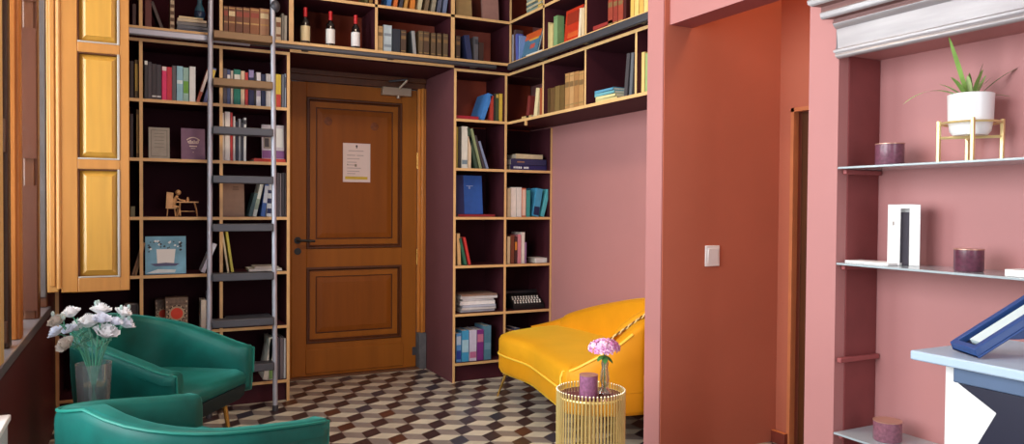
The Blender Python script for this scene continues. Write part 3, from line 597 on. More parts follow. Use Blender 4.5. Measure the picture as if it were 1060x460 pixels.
rowU('on the shelf above the door', [(391.2, 396.5, 27, (196, 160, 110), 'tan book', {'band': GT_}), (397, 405.6, 26, (176, 190, 196), 'pale blue-grey leather book', {'band': [(.2, .3, (130, 140, 150)), (.6, .7, (130, 140, 150))]}), (406.3, 414.5, 30, (40, 46, 56), 'wide dark navy book'), (415, 420.5, 31, (80, 60, 48), 'dark brown book beside the navy one', {'band': GT_}),
    (427.5, 431.5, 32, (66, 68, 70), 'left-leaning dark book with pale edge', {'tilt': -5, 'band': [(.02, .98, (150, 150, 150))]}), (433.5, 438, 32, (104, 84, 60), 'first of the gilt brown volumes', {'band': GT_}), (438.5, 444.5, 32.5, (84, 62, 46), 'second of the gilt brown volumes', {'band': GT_}), (446.3, 451, 34, (96, 76, 56), 'third of the gilt brown volumes', {'band': GT_}), (452.5, 457, 34.5, (92, 72, 54), 'fourth of the gilt brown volumes', {'band': GT_}), (459, 463.8, 35, (98, 78, 58), 'fifth of the gilt brown volumes', {'band': GT_})])
rowU('above the tall two-column bookcase', [(472, 476.6, 37, (78, 60, 50), 'short brown book', {'band': GT_}), (484, 489.5, 37, (44, 50, 86), 'left-leaning navy book', {'tilt': -9}), (491, 495.2, 38, (92, 88, 92), 'grey book', {'band': [(.7, .9, (60, 60, 66))]}), (495.6, 500.8, 44, (62, 42, 36), 'short dark brown book')])
zV = 2.534
row('on the highest shelf above the door', zV, [(400, 404.5, -10, (70, 120, 180), 'leaning blue book', {'tilt': 10}), (407, 411, -10, (206, 110, 50), 'leaning orange book', {'tilt': 9}), (413, 416.5, -12, (60, 60, 70), 'leaning dark grey book', {'tilt': 9}), (418, 421.5, -9, (190, 140, 70), 'leaning ochre book', {'tilt': 8}), (424.5, 429.5, -13, (216, 130, 50), 'upright amber book', {'tilt': 4}), (432, 436, -9, (196, 186, 150), 'leaning cream book', {'tilt': 9}), (439, 443, -8, (120, 100, 76), 'leaning taupe book', {'tilt': 9}), (446, 450, -8, (150, 140, 120), 'leaning stone-grey book', {'tilt': 9}), (452, 456, -7, (86, 90, 110), 'leaning slate book', {'tilt': 8}), (458, 462, -6, (110, 120, 150), 'leaning blue-grey book', {'tilt': 7})])
row('on the highest shelf left of the leaning books', zV, [(378, 381, -14, (96, 90, 50), 'olive book'), (382, 386, -14, (140, 104, 50), 'mustard book')])
o, w, h = faced(X_(473.5, 10), X_(490, 10), zV, .24, (166, 136, 90), 'mottled tan book standing face out on the highest shelf', YB+.05)
o, w, h = faced(X_(501, 14), X_(518, 14), zV, .24, (160, 118, 108), 'mottled rose-brown book standing face out near the shelf corner', YB+.05)
# tall bookcase right of the door
row("at the right of the tall bookcase's top compartment", s5, [(507.6, 511, 99, (176, 60, 50), 'slim red book'), (511.4, 513, 97, (60, 54, 50), 'thin black book'), (513.3, 516.5, 97, (70, 80, 56), 'dark green book with gold top', {'band': [(.85, .97, (190, 160, 80))]}), (516.8, 520.3, 97, (214, 178, 70), 'slim yellow book')])
flat(X_(471.5, 122), X_(496, 122), s5, .028, (176, 40, 56), "red book lying flat in the tall bookcase's top compartment", d=.2)
row("in the tall bookcase's top compartment", s5, [(497, 501.5, 97, (70, 130, 200), 'leaning bright blue book', {'tilt': 19, 'd': .2})])
row("in the tall bookcase's second row, left column", s4, [(471.3, 474.2, 131.5, (170, 156, 70), 'olive yellow book'), (474.4, 477.3, 132, (62, 60, 54), 'dark grey-green book'), (478, 484.2, 131, (220, 218, 206), 'wide white book', {'band': [(.1, .2, (120, 140, 150))]}), (484.6, 488, 141, (214, 190, 160), 'short cream book'), (492.5, 495.5, 133, (58, 76, 60), 'left-leaning dark green book', {'tilt': -14}), (496.8, 499.5, 134, (140, 150, 110), 'left-leaning pale green book', {'tilt': -15}), (500.5, 503, 141, (66, 56, 60), 'left-leaning dark plum book', {'tilt': -17}), (503.8, 506.3, 147, (130, 140, 170), 'left-leaning blue-grey book', {'tilt': -19})])
xa, xb = X_(529, 172), X_(566.5, 172)
o = flat(xa, xb, s4, .036, (50, 44, 96), "navy book with white lettering, bottom of the three-book stack", d=.2)
b = MB()
for i in range(9):
    if i == 5: continue
    b.box((.025+.014*i, -.001, .012), (.035+.014*i, .001, .026), WHITE)
b.build('spine_lettering', o)
o = flat(xa+.004, xb-.003, s4+.037, .046, (56, 54, 92), "thick slate-blue book, middle of the three-book stack", d=.2)
b = MB(); b.box((.05, -.001, .018), (.11, .001, .028), cov((150, 110, 90))); b.build('spine_lettering', o)
flat(X_(535, 158), X_(562.5, 158), s4+.084, .034, (206, 190, 154), "cream book, topmost of the three-book stack", d=.15)
o, w, h = faced(X_(474.5, 220), X_(503, 220), s3+.019, Z_(488, 181)-s3-.02, (44, 90, 170), "large blue book standing face out in the tall bookcase", YB+.08, th=.03)
b = MB(); b.box((-.0005, -.001, 0), (w*.32, .002, h), cov((38, 44, 92))); b.build('spine_cloth', o)
b = MB(); b.box((w*.42, -.002, h*.72), (w*.66, .001, h*.735), cov((150, 170, 210))); b.box((w*.5, -.002, h*.65), (w*.56, .001, h*.72), cov((130, 150, 200))); b.build('cover_print', o)
flat(X_(475, 222.5), X_(513, 222.5), s3, .018, (150, 40, 44), "thin red book lying flat beneath the large blue book", d=.2)
row("in the tall bookcase's third row, right column", s3, [(525, 528.8, 195, (204, 186, 150), 'slim beige book'), (529, 534.5, 194, (234, 226, 216), 'white book'), (534.8, 540, 194, (226, 220, 212), 'off-white book'), (540.3, 544.6, 195, (206, 110, 80), 'coral book', {'band': [(.05, .95, (226, 190, 170))]}), (545, 549, 197, (60, 150, 146), 'teal book'), (551.5, 558, 195.5, (70, 150, 190), 'leaning cyan book', {'tilt': 9, 'band': [(.05, .35, (30, 40, 80))]}), (560, 563.5, 196.5, (90, 180, 190), 'leaning turquoise book', {'tilt': 14})])
row("in the tall bookcase's fourth row, left column", s2, [(474, 477.6, 242, (222, 186, 130), 'left-leaning cream book', {'tilt': -3}), (481, 484, 247, (46, 110, 84), 'left-leaning green book', {'tilt': -14}), (485.3, 488, 246, (200, 56, 54), 'left-leaning red book', {'tilt': -13})])
row("in the tall bookcase's fourth row, right column", s2, [(524.8, 528.3, 245, (214, 196, 156), 'slim cream book'), (528.6, 532.6, 243.8, (120, 64, 44), 'chestnut book'), (532.9, 535.6, 245, (70, 40, 40), 'dark brown book with orange mark', {'band': [(.5, .8, (206, 130, 50))]}), (536, 539.6, 243, (206, 130, 140), 'pink book'), (540, 543.3, 240.7, (224, 214, 204), 'tall white book'), (543.5, 545, 251, (150, 110, 150), 'thin mauve booklet')])
flat(X_(555, 270), X_(571, 270), s2, .036, (228, 222, 216), "white boxed book lying flat in the tall bookcase's right column", d=.13)
# pile of papers
rn = random.Random(11); zp = s1; lbls = ['bottom', 'second', 'third', 'fourth', 'fifth', 'sixth', 'top']
cols = [(206, 206, 214), (226, 224, 222), (190, 196, 214), (236, 234, 232), (216, 216, 220), (230, 228, 228), (150, 120, 104)]
for i in range(7):
    th = (.018, .016, .014, .026, .016, .02, .01)[i]
    xa = X_(479, 325)+rn.uniform(-.008, .012); xb = X_(515, 325)-rn.uniform(-.006, .015)
    flat(xa, xb, zp, th, cols[i], '%s magazine of the untidy white pile in the tall bookcase' % lbls[i] if i else 'bottommost magazine of the untidy white pile in the tall bookcase', d=.2, y=YB+.05+rn.uniform(-.01, .02), rz=rn.uniform(-.04, .04), name='magazine', cat='magazine', pages=WHITE); zp += th+.001
# typewriter-like machine
TW = thing('typewriter', 'small black typewriter with rows of keys in the tall bookcase', 'typewriter', (X_(533, 318), YB+.05, s1)); w = X_(565, 318)-X_(533, 318)
b = MB(); b.prism([(0, 0, .0), (0, 0, .03), (0, .01, .04), (0, .09, .088), (0, .11, .1), (0, .2, .1), (0, .2, 0)], (w, 0, 0), BLACK); b.build('body', TW, bevel=.003)
kc = mat((226, 222, 212), .4); kb = MB(); kb.lathe([(.0, .006), (.0062, .006), (.007, -.004)], kc, n=10, cap=False)
k0 = None
for r in range(4):
    for c in range(10):
        p = (w*.08+c*w*.09+(r % 2)*.006, .018+.019*r, .046+.0114*r)
        if k0 is None: k0 = kb.build('key', TW, p)
        else:
            o = k0.copy(); COL.objects.link(o); o.parent = TW; o.location = p
b = MB(); b.tube([(-.008, .15, .108), (w+.008, .15, .108)], .016, mat((50, 48, 50), .4), 12); b.build('platen', TW)
row("in the tall bookcase's bottom row", s0, [(472.3, 477.6, 345.5, (90, 150, 210), 'azure book', {'band': [(.1, .4, (50, 70, 160)), (.6, .9, (190, 210, 230))]}), (478, 485.4, 342.5, (70, 160, 206), 'sky blue book', {'band': [(.3, .7, (170, 210, 226))]}), (486, 493.6, 342, (206, 200, 220), 'lilac-white book', {'band': [(.1, .3, (190, 110, 150))]}), (494, 500.8, 341.5, (126, 52, 130), 'purple book', {'band': [(.6, .85, (200, 120, 150))]}), (501.2, 508.5, 337.5, (86, 130, 150), 'tall slate-teal book', {'band': [(.3, .5, (110, 150, 170))]})])
row("in the tall bookcase's bottom row, behind the sofa", s0, [(527, 532, 342, (150, 90, 60), 'brown book'), (532.5, 538, 340, (70, 80, 110), 'dark blue book')])
# wall-hung bookcase over the sofa: lower row then upper row
XB = XR+.03
def rowR(where, z, items): row(where, z, items, plane=XB, axis='x', depth=.18)
rowR("over the sofa, lower row beside the corner", s5, [(544.5, 547.5, 100, (120, 44, 40), 'leaning dark red book', {'tilt': 11}), (552.5, 556, 92, (226, 206, 160), 'leaning cream book', {'tilt': 10}), (558.7, 561.2, 91, (160, 80, 50), 'upright rust book')])
flat(4.52, 4.66, s5, .022, (206, 170, 110), 'small tan booklet lying flat at the shelf corner over the sofa', y=XB, d=.1, axis='x')
rowR("over the sofa, lower row second compartment", s5, [(563.6, 569, 92, (86, 64, 36), 'olive brown book', {'tilt': 0}), (569.5, 574.2, 91, (104, 76, 44), 'umber book'), (574.5, 579.5, 89, (124, 98, 56), 'bronze book'), (580, 584.4, 88, (110, 84, 46), 'khaki book'), (585, 589.3, 76, (176, 130, 80), 'tall tan leather book', {'band': GT_}), (589.6, 594, 75, (190, 146, 96), 'tall buff leather book', {'band': GT_}), (594.3, 599, 74, (170, 122, 74), 'tall caramel leather book', {'band': GT_}), (599.3, 604.3, 73.5, (182, 136, 84), 'tall honey leather book', {'band': GT_})])
zq = s5
for th, c, nm, a, e in ((.02, (206, 190, 130), 'cream book at bottom of the short stack over the sofa', 3.50, 3.72), (.018, (214, 206, 150), 'pale yellow book second in the short stack over the sofa', 3.52, 3.72), (.018, (110, 170, 180), 'aqua book third in the short stack over the sofa', 3.53, 3.73), (.016, (90, 150, 180), 'blue book topmost of the short stack over the sofa', 3.54, 3.73)):
    flat(a, e, zq, th, c, nm, y=XB, d=.18, axis='x'); zq += th+.001
rowR("over the sofa, lower row third compartment", s5, [(646, 649.5, 56, (70, 66, 70), 'leaning dark grey book', {'tilt': 6}), (651.5, 654.5, 55, (96, 98, 104), 'leaning grey book', {'tilt': 4})])
rowR("over the sofa, lower row beside the pink pier", s5, [(660.5, 663.6, 54, (206, 176, 110), 'sand book'), (664, 667.5, 54, (220, 190, 120), 'buttery book'), (668, 671.5, 55, (150, 170, 110), 'sage green book'), (672, 676, 54, (210, 170, 110), 'camel book')])
rowR("over the sofa, upper row in the corner", zU, [(529.3, 531.2, 36, (206, 206, 216), 'thin white book', {'d': .06}), (531.6, 533.8, 31, (80, 60, 60), 'thin dark book', {'d': .06}), (534.3, 536.4, 35, (90, 100, 180), 'thin violet-blue book', {'tilt': -4, 'd': .05}), (536.9, 538.3, 37, (120, 150, 200), 'thin light blue book', {'d': .05})])
ob = flat(4.37, 4.60, zU, .03, (226, 216, 200), 'white book lying flat in the corner over the sofa', y=XB, d=.16, axis='x')
PB = thing('book', 'blue and orange picture book leaning in the corner over the sofa', 'book', (XB+.012, at(0, XB+.012, 540, 45).y, zU+.032), -math.pi/2); PB.rotation_euler = (math.radians(-14), 0, -math.pi/2)
w, h = .225, .165
b = MB(); b.box((0, 0, 0), (w, .003, h), cov((80, 120, 146))); b.box((0, .011, 0), (w, .014, h), cov((80, 120, 146))); b.build('cover', PB)
b = MB(); b.box((.003, .003, .003), (w-.003, .011, h-.003), PAPER); b.build('page_block', PB)
b = MB(); b.box((0, -.001, h*.7), (w, .001, h), cov((206, 90, 40))); b.box((w*.3, -.001, h*.62), (w*.9, .001, h*.7), cov((220, 160, 60))); b.box((w*.45, -.001, h*.25), (w*.75, .001, h*.45), cov((190, 90, 80))); b.build('cover_print', PB)
rowR("over the sofa, upper row second compartment", zU, [(563.5, 568, 24, (226, 206, 150), 'cream book'), (568.4, 572.4, 25, (210, 190, 130), 'straw book'), (573.2, 577.3, 16.5, (110, 150, 100), 'green-spined book', {'d': .05, 'band': [(.1, .9, (130, 160, 110))]})])
RBk = thing('book', 'large red cover book standing face out over the sofa', 'book', (XB+.03, 4.142, zU+.016), -math.pi/2)
RBk.rotation_euler = (math.radians(-5), 0, -math.pi/2); w, h = .205, .215
b = MB(); b.box((0, 0, 0), (w, .003, h), cov((190, 50, 24))); b.box((0, .013, 0), (w, .016, h), cov((190, 50, 24))); b.build('cover', RBk)
b = MB(); b.box((.003, .003, .003), (w-.003, .013, h-.003), PAPER); b.build('page_block', RBk)
b = MB(); b.box((w*.1, -.001, h*.55), (w*.9, .001, h*.9), cov((150, 46, 26))); b.box((w*.2, -.001, h*.15), (w*.8, .001, h*.3), cov((210, 90, 40))); b.build('cover_print', RBk)
flat(3.87, 4.13, zU, .015, (206, 170, 70), 'yellow book lying flat beneath the red cover book over the sofa', y=XB-.005, d=.2, axis='x')
rowR("over the sofa, upper row against the second divider", zU, [(598.5, 601, 9, (226, 206, 176), 'leaning cream book', {'tilt': 5}), (602, 605, 8, (216, 190, 150), 'upright buff book')])
for k, (th, c, nm) in enumerate(((.024, (130, 40, 36), 'lower dark red book lying flat over the sofa'), (.022, (150, 50, 46), 'upper dark red book lying flat over the sofa'))):
    flat(3.545, 3.755, zU+.025*k, th, c, nm, y=XB, d=.18, axis='x')
rowR("over the sofa, upper row third compartment", zU, [(629.5, 634.5, -6, (150, 62, 46), 'tall brick red book', {'band': GT_}), (635, 639.6, -7, (140, 54, 42), 'tall russet book', {'band': GT_}), (640, 645.2, -8, (156, 66, 48), 'tall terracotta book', {'band': GT_}), (645.6, 648.5, -6, (70, 24, 24), 'narrow maroon book'), (652.8, 656.6, -8, (220, 176, 90), 'tall golden book'), (657, 661.5, -8, (226, 190, 110), 'tall pale gold book'), (662, 666.2, -9, (216, 170, 86), 'tall ochre book'), (666.6, 671, -9, (230, 196, 120), 'tall creamy yellow book')])
zq = zV
for k, c in enumerate(((170, 160, 120), (120, 140, 130), (190, 180, 150), (90, 110, 110), (206, 190, 150), (140, 150, 140), (180, 170, 130))):
    flat(4.36+.008*(k % 3), 4.60-.006*(k % 2), zq, .016, c, ['bottommost', 'second', 'third', 'fourth', 'fifth', 'sixth', 'topmost'][k]+' magazine of the stack on the highest shelf over the sofa', y=XB, d=.2, axis='x', name='magazine', cat='magazine', rz=(.05 if k % 2 else -.03)); zq += .017
rowR("over the sofa on the highest shelf", zV, [(557, 561, -20, (206, 170, 90), 'mustard book')])
def smoothpath(pts, k=6, closed=True):
    out = []; n = len(pts)
    for i in range(n if closed else n-1):
        p0, p1, p2, p3 = (V(pts[(i+j) % n]) if closed else V(pts[min(max(i+j, 0), n-1)]) for j in (-1, 0, 1, 2))
        for s in range(k):
            t = s/k; out.append(.5*((2*p1)+(-p0+p2)*t+(2*p0-5*p1+4*p2-p3)*t*t+(-p0+3*p1-3*p2+p3)*t**3))
    if not closed: out.append(V(pts[-1]))
    return out
# ------------------------------------------------------------------ green tub chairs
GREEN = mat((3, 88, 80), .5, var=.4, scale=7, sheen=.6, spec=.3)
GREENS = mat((4, 92, 84), .55, var=.35, scale=6, sheen=.55, spec=.3)
GSHADE = mat((6, 34, 36), .8, var=.1)  # dark chair base; shadow on its front face put into the colour
def upath(hw=.295, fr=.30, n=16, back=-.255):
    pts = [(fr-(fr-.04)*k/6, -hw) for k in range(7)]
    for k in range(1, n):
        a = -math.pi/2-math.pi*k/n; e = .82
        cx_, sx_ = math.cos(a), math.sin(a)
        pts.append((.04+(math.copysign(abs(cx_)**e, cx_))*(.04-back), math.copysign(abs(sx_)**e, sx_)*hw))
    pts += [(.04+(fr-.04)*k/6, hw) for k in range(0, 7)]
    return pts
def chair(loc, rz, label, back=.70, ex=1.):
    T_ = thing('tub_chair', label, 'armchair', loc, rz, 'green velvet tub chairs')
    P_ = upath(); P_ = [(P_[0][0]+.006, P_[0][1]), (P_[0][0]-.008, P_[0][1])]+P_[1:-1]+[(P_[-1][0]-.008, P_[-1][1]), (P_[-1][0]+.006, P_[-1][1])]; n = len(P_); rings = []; pipe_o = []; pipe_f0 = []
    L_ = [0]
    for a, c in zip(P_, P_[1:]): L_.append(L_[-1]+math.dist(a, c))
    for i, p in enumerate(P_):
        a = V(P_[max(0, i-1)]); c = V(P_[min(n-1, i+1)]); t = (c-a).normalized(); nr = V((t.y, -t.x))   # right-hand normal
        ctr = V((.04, 0)); 
        if nr.dot(V(p)-ctr) < 0 and i not in (0, n-1): nr = -nr
        if i in (0, n-1): nr = V((0, -1 if i == 0 else 1))
        u = abs(L_[i]/L_[-1]-.5)*2; f_ = min(1, max(0, (u-.02)/.9)); top = back-(back-.55)*f_**ex
        endr = 0
        fx = p[0]/.30
        zb = .285+.05*max(0, (u-.7)/.3); th = .045
        prof = [(.015, zb), (.030, zb+.08), (th-.004, zb+.2), (th, top-.05), (th-.004, top-.018), (th-.016, top-.004), (th-.03, top), (-th+.022, top-.004), (-th+.008, top-.02), (-th, top-.06), (-th+.0, .38), (-th+.0, zb+.02)]
        prof = [(q.x, q.y) for q in smoothpath(prof, 3)]
        if i in (0, n-1): prof = [(q*.6, min(z, top-.018)) for q, z in prof]
        elif i in (1, n-2): prof = [(q*.93, min(z, top-.004)) for q, z in prof]
        rg = [(p[0]+nr.x*q, p[1]+nr.y*q, z) for q, z in prof]
        rings.append(rg); pipe_o.append(V((p[0]+nr.x*(th-.006), p[1]+nr.y*(th-.006), top-.006)))
    b = MB(); b.rings(rings, GREEN); b.build('shell', T_, smooth=60)
    # piping along the outer top edge, and down both front ends
    def down(i, s):
        rg = rings[i]; q = [V(p) for p in rg]; hi = max(range(len(q)), key=lambda k: q[k].z)
        o_ = [p+V((.003, 0, 0)) for p in q[3:hi+1]]
        return o_[::-1]
    pts = down(0, -1)[::-1]+pipe_o[2:-2]+down(n-1, 1)
    b = MB(); b.tube(pts, .0042, mat((8, 116, 102), .5, var=.05, sheen=.6), 6); b.build('piping', T_)
    # seat: cushion with rounded front, outline following the inside of the shell
    ins = []
    for x, y in P_: ins.append((max(x, -.2) if True else x, y*.83))
    def seat_ring(k, z, grow=0): return [(min(x*1.0, .29)*(1-k)+.02*k+(grow if x > .2 else 0), y*(1-k), z) for x, y in ins]
    b = MB(); b.rings([seat_ring(0, .375, .006), seat_ring(0, .385, .016), seat_ring(0, .41, .018), seat_ring(.02, .43, .012), seat_ring(.08, .447), seat_ring(.5, .455), seat_ring(.95, .456)], GREENS); b.build('seat', T_, smooth=60)
    b = MB(); b.rings([[(x*.93, y*.92, .305) for x, y in ins], [(x*.98, y*.99, .325) for x, y in ins], [(x*1.0, y, .374) for x, y in ins]], GSHADE); b.build('base', T_)
    for sx, sy in ((.22, -.2), (.22, .2), (-.17, -.17), (-.17, .17)):
        b = MB(); b.tube([(sx, sy, .31), (sx+math.copysign(.035, sx), sy+math.copysign(.025, sy), .0)], [.012, .007], BRASS, 10); b.build('leg', T_)
chair((.075, 3.70, 0), math.atan2(-.57, .82), 'green velvet tub chair on brass legs, farther of two, in front of the bookcase', .725, 1.35)
chair((.115, 2.48, 0), math.atan2(.57, .82), 'green velvet tub chair nearest the camera, its back cut by the frame', .672, .85)
# ------------------------------------------------------------------ yellow sofa
YEL = mat((226, 150, 14), .55, var=.1, scale=4, sheen=.55, spec=.3)
YELS = mat((226, 158, 22), .6, var=.12, scale=3, sheen=.55, spec=.3)
YPIPE = mat((248, 206, 70), .45, var=.05)
def sofa():
    S = thing('sofa', 'curved yellow velvet sofa on slim brass legs against the pink wall', 'sofa', (0, 0, 0))
    out = [(1.925, 3.262), (1.995, 3.60), (2.042, 3.86), (2.03, 4.13), (2.055, 4.27), (2.17, 4.36), (2.34, 4.42), (2.52, 4.46), (2.66, 4.40), (2.70, 4.22), (2.715, 3.9), (2.715, 3.55), (2.68, 3.27), (2.56, 3.13), (2.40, 3.055), (2.26, 3.038), (2.12, 3.066), (2.00, 3.13), (1.94, 3.2)]
    O = smoothpath(out, 5); c = V((2.36, 3.75)); n = len(O)
    def ring(ins, z):
        r = []
        for i, p in enumerate(O):
            t = (O[(i+1) % n]-O[i-1]).normalized(); nr = V((-t.y, t.x))
            if nr.dot(c-p) < 0 and False: nr = -nr
            r.append((p.x-nr.x*ins*SG, p.y-nr.y*ins*SG, z))
        return r
    global SG
    SG = 1
    a = ring(.05, 0); 
    SG = 1 if (V(a[0][:2])-c).length < (O[0]-c).length else -1
    b = MB(); b.rings([ring(.05, .178), ring(.012, .185), ring(.0, .21), ring(0, .298)], YEL); b.build('base', S, smooth=60)
    b = MB(); b.rings([ring(.006, .30), ring(.0, .315), ring(.0, .385), ring(.012, .408), ring(.04, .421)]+[[(x+(c.x-x)*k, y+(c.y-y)*k, z) for x, y, z0 in ring(.04, 0)] for k, z in ((.12, .428), (.35, .432), (.65, .434), (.95, .435))], YELS); b.build('seat_cushion', S, smooth=60)
    # back: runs from the far end along the wall, round the near end to the front tip
    bk = [(2.36, 4.425, .425), (2.52, 4.455, .445), (2.65, 4.41, .485), (2.695, 4.22, .55), (2.712, 3.95, .62), (2.712, 3.6, .69), (2.68, 3.28, .715), (2.56, 3.135, .70), (2.40, 3.058, .672), (2.26, 3.038, .635), (2.12, 3.064, .54), (2.01, 3.125, .47), (1.945, 3.2, .415), (1.925, 3.262, .398)]
    B_ = smoothpath(bk, 5, False); m = len(B_); rings = []; edge = []
    for i, p in enumerate(B_):
        t = (B_[min(i+1, m-1)]-B_[max(i-1, 0)]); t.z = 0; t.normalize(); nr = V((-t.y, t.x, 0))
        if nr.x*(c.x-p.x)+nr.y*(c.y-p.y) < 0: nr = -nr                      # toward the seat
        f = min(1, i/8, (m-1-i)/10); T0 = .03+.10*max(0, f)
        z0 = .30; zt = p.z
        pr = [(0, z0), (-.0, (z0+zt)/2), (.0, zt-.025), (.012, zt-.006), (.03*min(1, T0/.1), zt), (T0*.7, zt-.006), (T0*.9, zt-.03), (T0, min(zt-.04, .6)), (T0*1.15, .43 if zt > .45 else zt-.05), (T0*1.1, z0)]
        pr = [(q, max(z0, z)) for q, z in pr]
        rings.append([(p.x+nr.x*q, p.y+nr.y*q, z) for q, z in pr]); edge.append(V((p.x+nr.x*.006, p.y+nr.y*.006, zt-.008)))
    b = MB(); b.rings(rings, YEL); b.build('backrest', S, smooth=60)
    fr = [V((O[i].x, O[i].y, .30)) for i in list(range(0, 26))]
    fr = [V((p.x-.003, p.y, .30)) for p in fr]
    b = MB(); b.tube(fr, .006, YPIPE, 6); b.build('piping', S)
    k0 = int(m*.72)
    b = MB(); b.tube(edge[k0:]+[V((1.92, 3.268, .36)), V((1.921, 3.268, .21))], .007, YPIPE, 6); b.build('arm_piping', S)
    for (x, y, x2, y2) in ((2.11, 4.26, 2.083, 4.345), (2.03, 3.30, 1.99, 3.25), (2.58, 4.30, 2.64, 4.36), (2.52, 3.25, 2.58, 3.2)):
        b = MB(); b.tube([(x, y, .185), (x2, y2, 0)], [.011, .006], BRASS, 10); b.build('leg', S)
    # throw pillow
    Pi = thing('throw_pillow', 'yellow velvet cushion with twisted rope trim on the sofa', 'cushion', (2.47, 3.40, .445))
    b = MB(); rr = []; nn = 14
    def pt(u, v, s): 
        e = max(0, (1-abs(u)**2.6)*(1-abs(v)**2.6))**.5
        return (u*.20*(1-.06*(1-abs(v))**0), s*.075*e, .20+v*.20)
    for s in (-1, 1):
        g = [[pt(-1+2*i/nn, -1+2*j/nn, s) for i in range(nn+1)] for j in range(nn+1)]
        vs = [q for r in g for q in r]; fs = [(j*(nn+1)+i, j*(nn+1)+i+1, (j+1)*(nn+1)+i+1, (j+1)*(nn+1)+i) for j in range(nn) for i in range(nn)]
        b.add(vs, fs, YEL)
    b.build('cover', Pi, smooth=80)
    b = MB(); per = [(-.2+.4*i/16, 0, .0) for i in range(16)]+[(.2, 0, .4*i/16) for i in range(16)]+[(.2-.4*i/16, 0, .4) for i in range(16)]+[(-.2, 0, .4-.4*i/16) for i in range(16)]
    rp = MB(); GRY = mat((230, 206, 140), .6)
    hel = []; hel2 = []
    for i in range(64*4):
        j = i/4; p0 = V(per[int(j) % 64]); p1 = V(per[(int(j)+1) % 64]); p = p0.lerp(p1, j-int(j)); a = i*.55
        d1 = V((p.x, 0, p.z-.2)).normalized(); hel.append(p+(d1*math.cos(a)+V((0, 1, 0))*math.sin(a))*.006); hel2.append(p-(d1*math.cos(a)+V((0, 1, 0))*math.sin(a))*.006)
    rp.tube(hel, .0055, GRY, 6, True); rp.tube(hel2, .0055, mat((120, 84, 30), .6), 6, True); rp.build('rope_trim', Pi)
    A_, B2 = V((2.36, 3.40, .47)), V((2.56, 3.24, .665)); e_ = (B2-A_).normalized(); n_ = V((-.25, .55, .8)); n_ = (n_-e_*n_.dot(e_)).normalized(); w_ = n_.cross(e_)
    if w_.y > 0: w_ = -w_
    Mp = Matrix((w_, n_, e_)).transposed().to_4x4()
    Pi.matrix_world = Matrix.Translation((A_+B2)/2+w_*.13) @ Mp @ Matrix.Scale(.66, 4) @ Matrix.Translation((0, 0, -.2))
sofa()
# ------------------------------------------------------------------ side table with candle and vase
tx, ty, tz, tr = 1.665, 2.59, .47, .138
T_ = thing('side_table', 'round side table of upright brass rods before the yellow sofa', 'table', (tx, ty, 0))
MIR = mat((120, 70, 66), .08, metal=.7, var=.05)
b = MB(); b.lathe([(.0, -.012), (tr-.012, -.012), (tr-.012, 0), (.0, 0)], MIR, (0, 0, tz-.012), 48, cap=False); b.build('table_top', T_)
BRL = mat((236, 212, 140), .28, metal=.55, var=.05)
ring = lambda z, r, rad: [(r*math.cos(2*math.pi*k/48), r*math.sin(2*math.pi*k/48), z) for k in range(48)]
b = MB(); b.tube(ring(tz-.018, tr-.006, 0), .006, BRL, 8, True); b.build('rim_ring', T_)
b = MB(); b.tube(ring(.02, tr-.006, 0), .006, BRL, 8, True); b.build('foot_ring', T_)
b = MB(); b.lathe([(.0, .008), (tr-.008, .008), (tr-.008, .016), (0, .016)], BRL, (0, 0, 0), 48, cap=False); b.build('base_plate', T_)
rb = MB(); rb.tube([(0, 0, 0), (0, 0, tz+.006)], .0034, BRL, 6); rb.ball((0, 0, tz+.007), .0042, mat((240, 226, 190), .3, metal=.4), 6, 4); r0 = None
for k in range(58):
    a = 2*math.pi*k/58; p = (tr*math.cos(a), tr*math.sin(a), 0)
    if r0 is None: r0 = rb.build('rod', T_, p)
    else: o = r0.copy(); COL.objects.link(o); o.parent = T_; o.location = p
def candle(loc, r, h, label, c=(120, 74, 92), open_top=False):
    K = thing('candle', label, 'candle', loc, group='purple candles in cups')
    m = mat(c, .35, var=.35, scale=90, coat=.3)
    b = MB()
    b.lathe([(0, 0), (r*.94, 0), (r, .004), (r, h-.002), (r-.003, h), (r-.005, h-.002), (r-.005, h*.72), (0, h*.72)], m, n=28, cap=False); b.build('glass_cup', K)
    b = MB(); b.lathe([(0, h*.74), (r-.006, h*.74), (r-.006, h*.72)], mat((196, 150, 150), .5), n=24, cap=False); b.build('wax', K)
    b = MB(); b.tube([(0, 0, h*.74), (.001, 0, h*.86)], .0012, BLACK, 5); b.build('wick', K)
    b = MB(); b.lathe([(r-.004, h-.001), (r+.001, h-.001), (r+.001, h+.002), (r-.004, h+.002)], mat((196, 150, 130), .3, metal=.4), n=28); b.build('rim', K)
candle((1.625, 2.545, tz-.0115), .037, .09, 'mauve candle in a cup on the brass rod side table', (150, 96, 130))
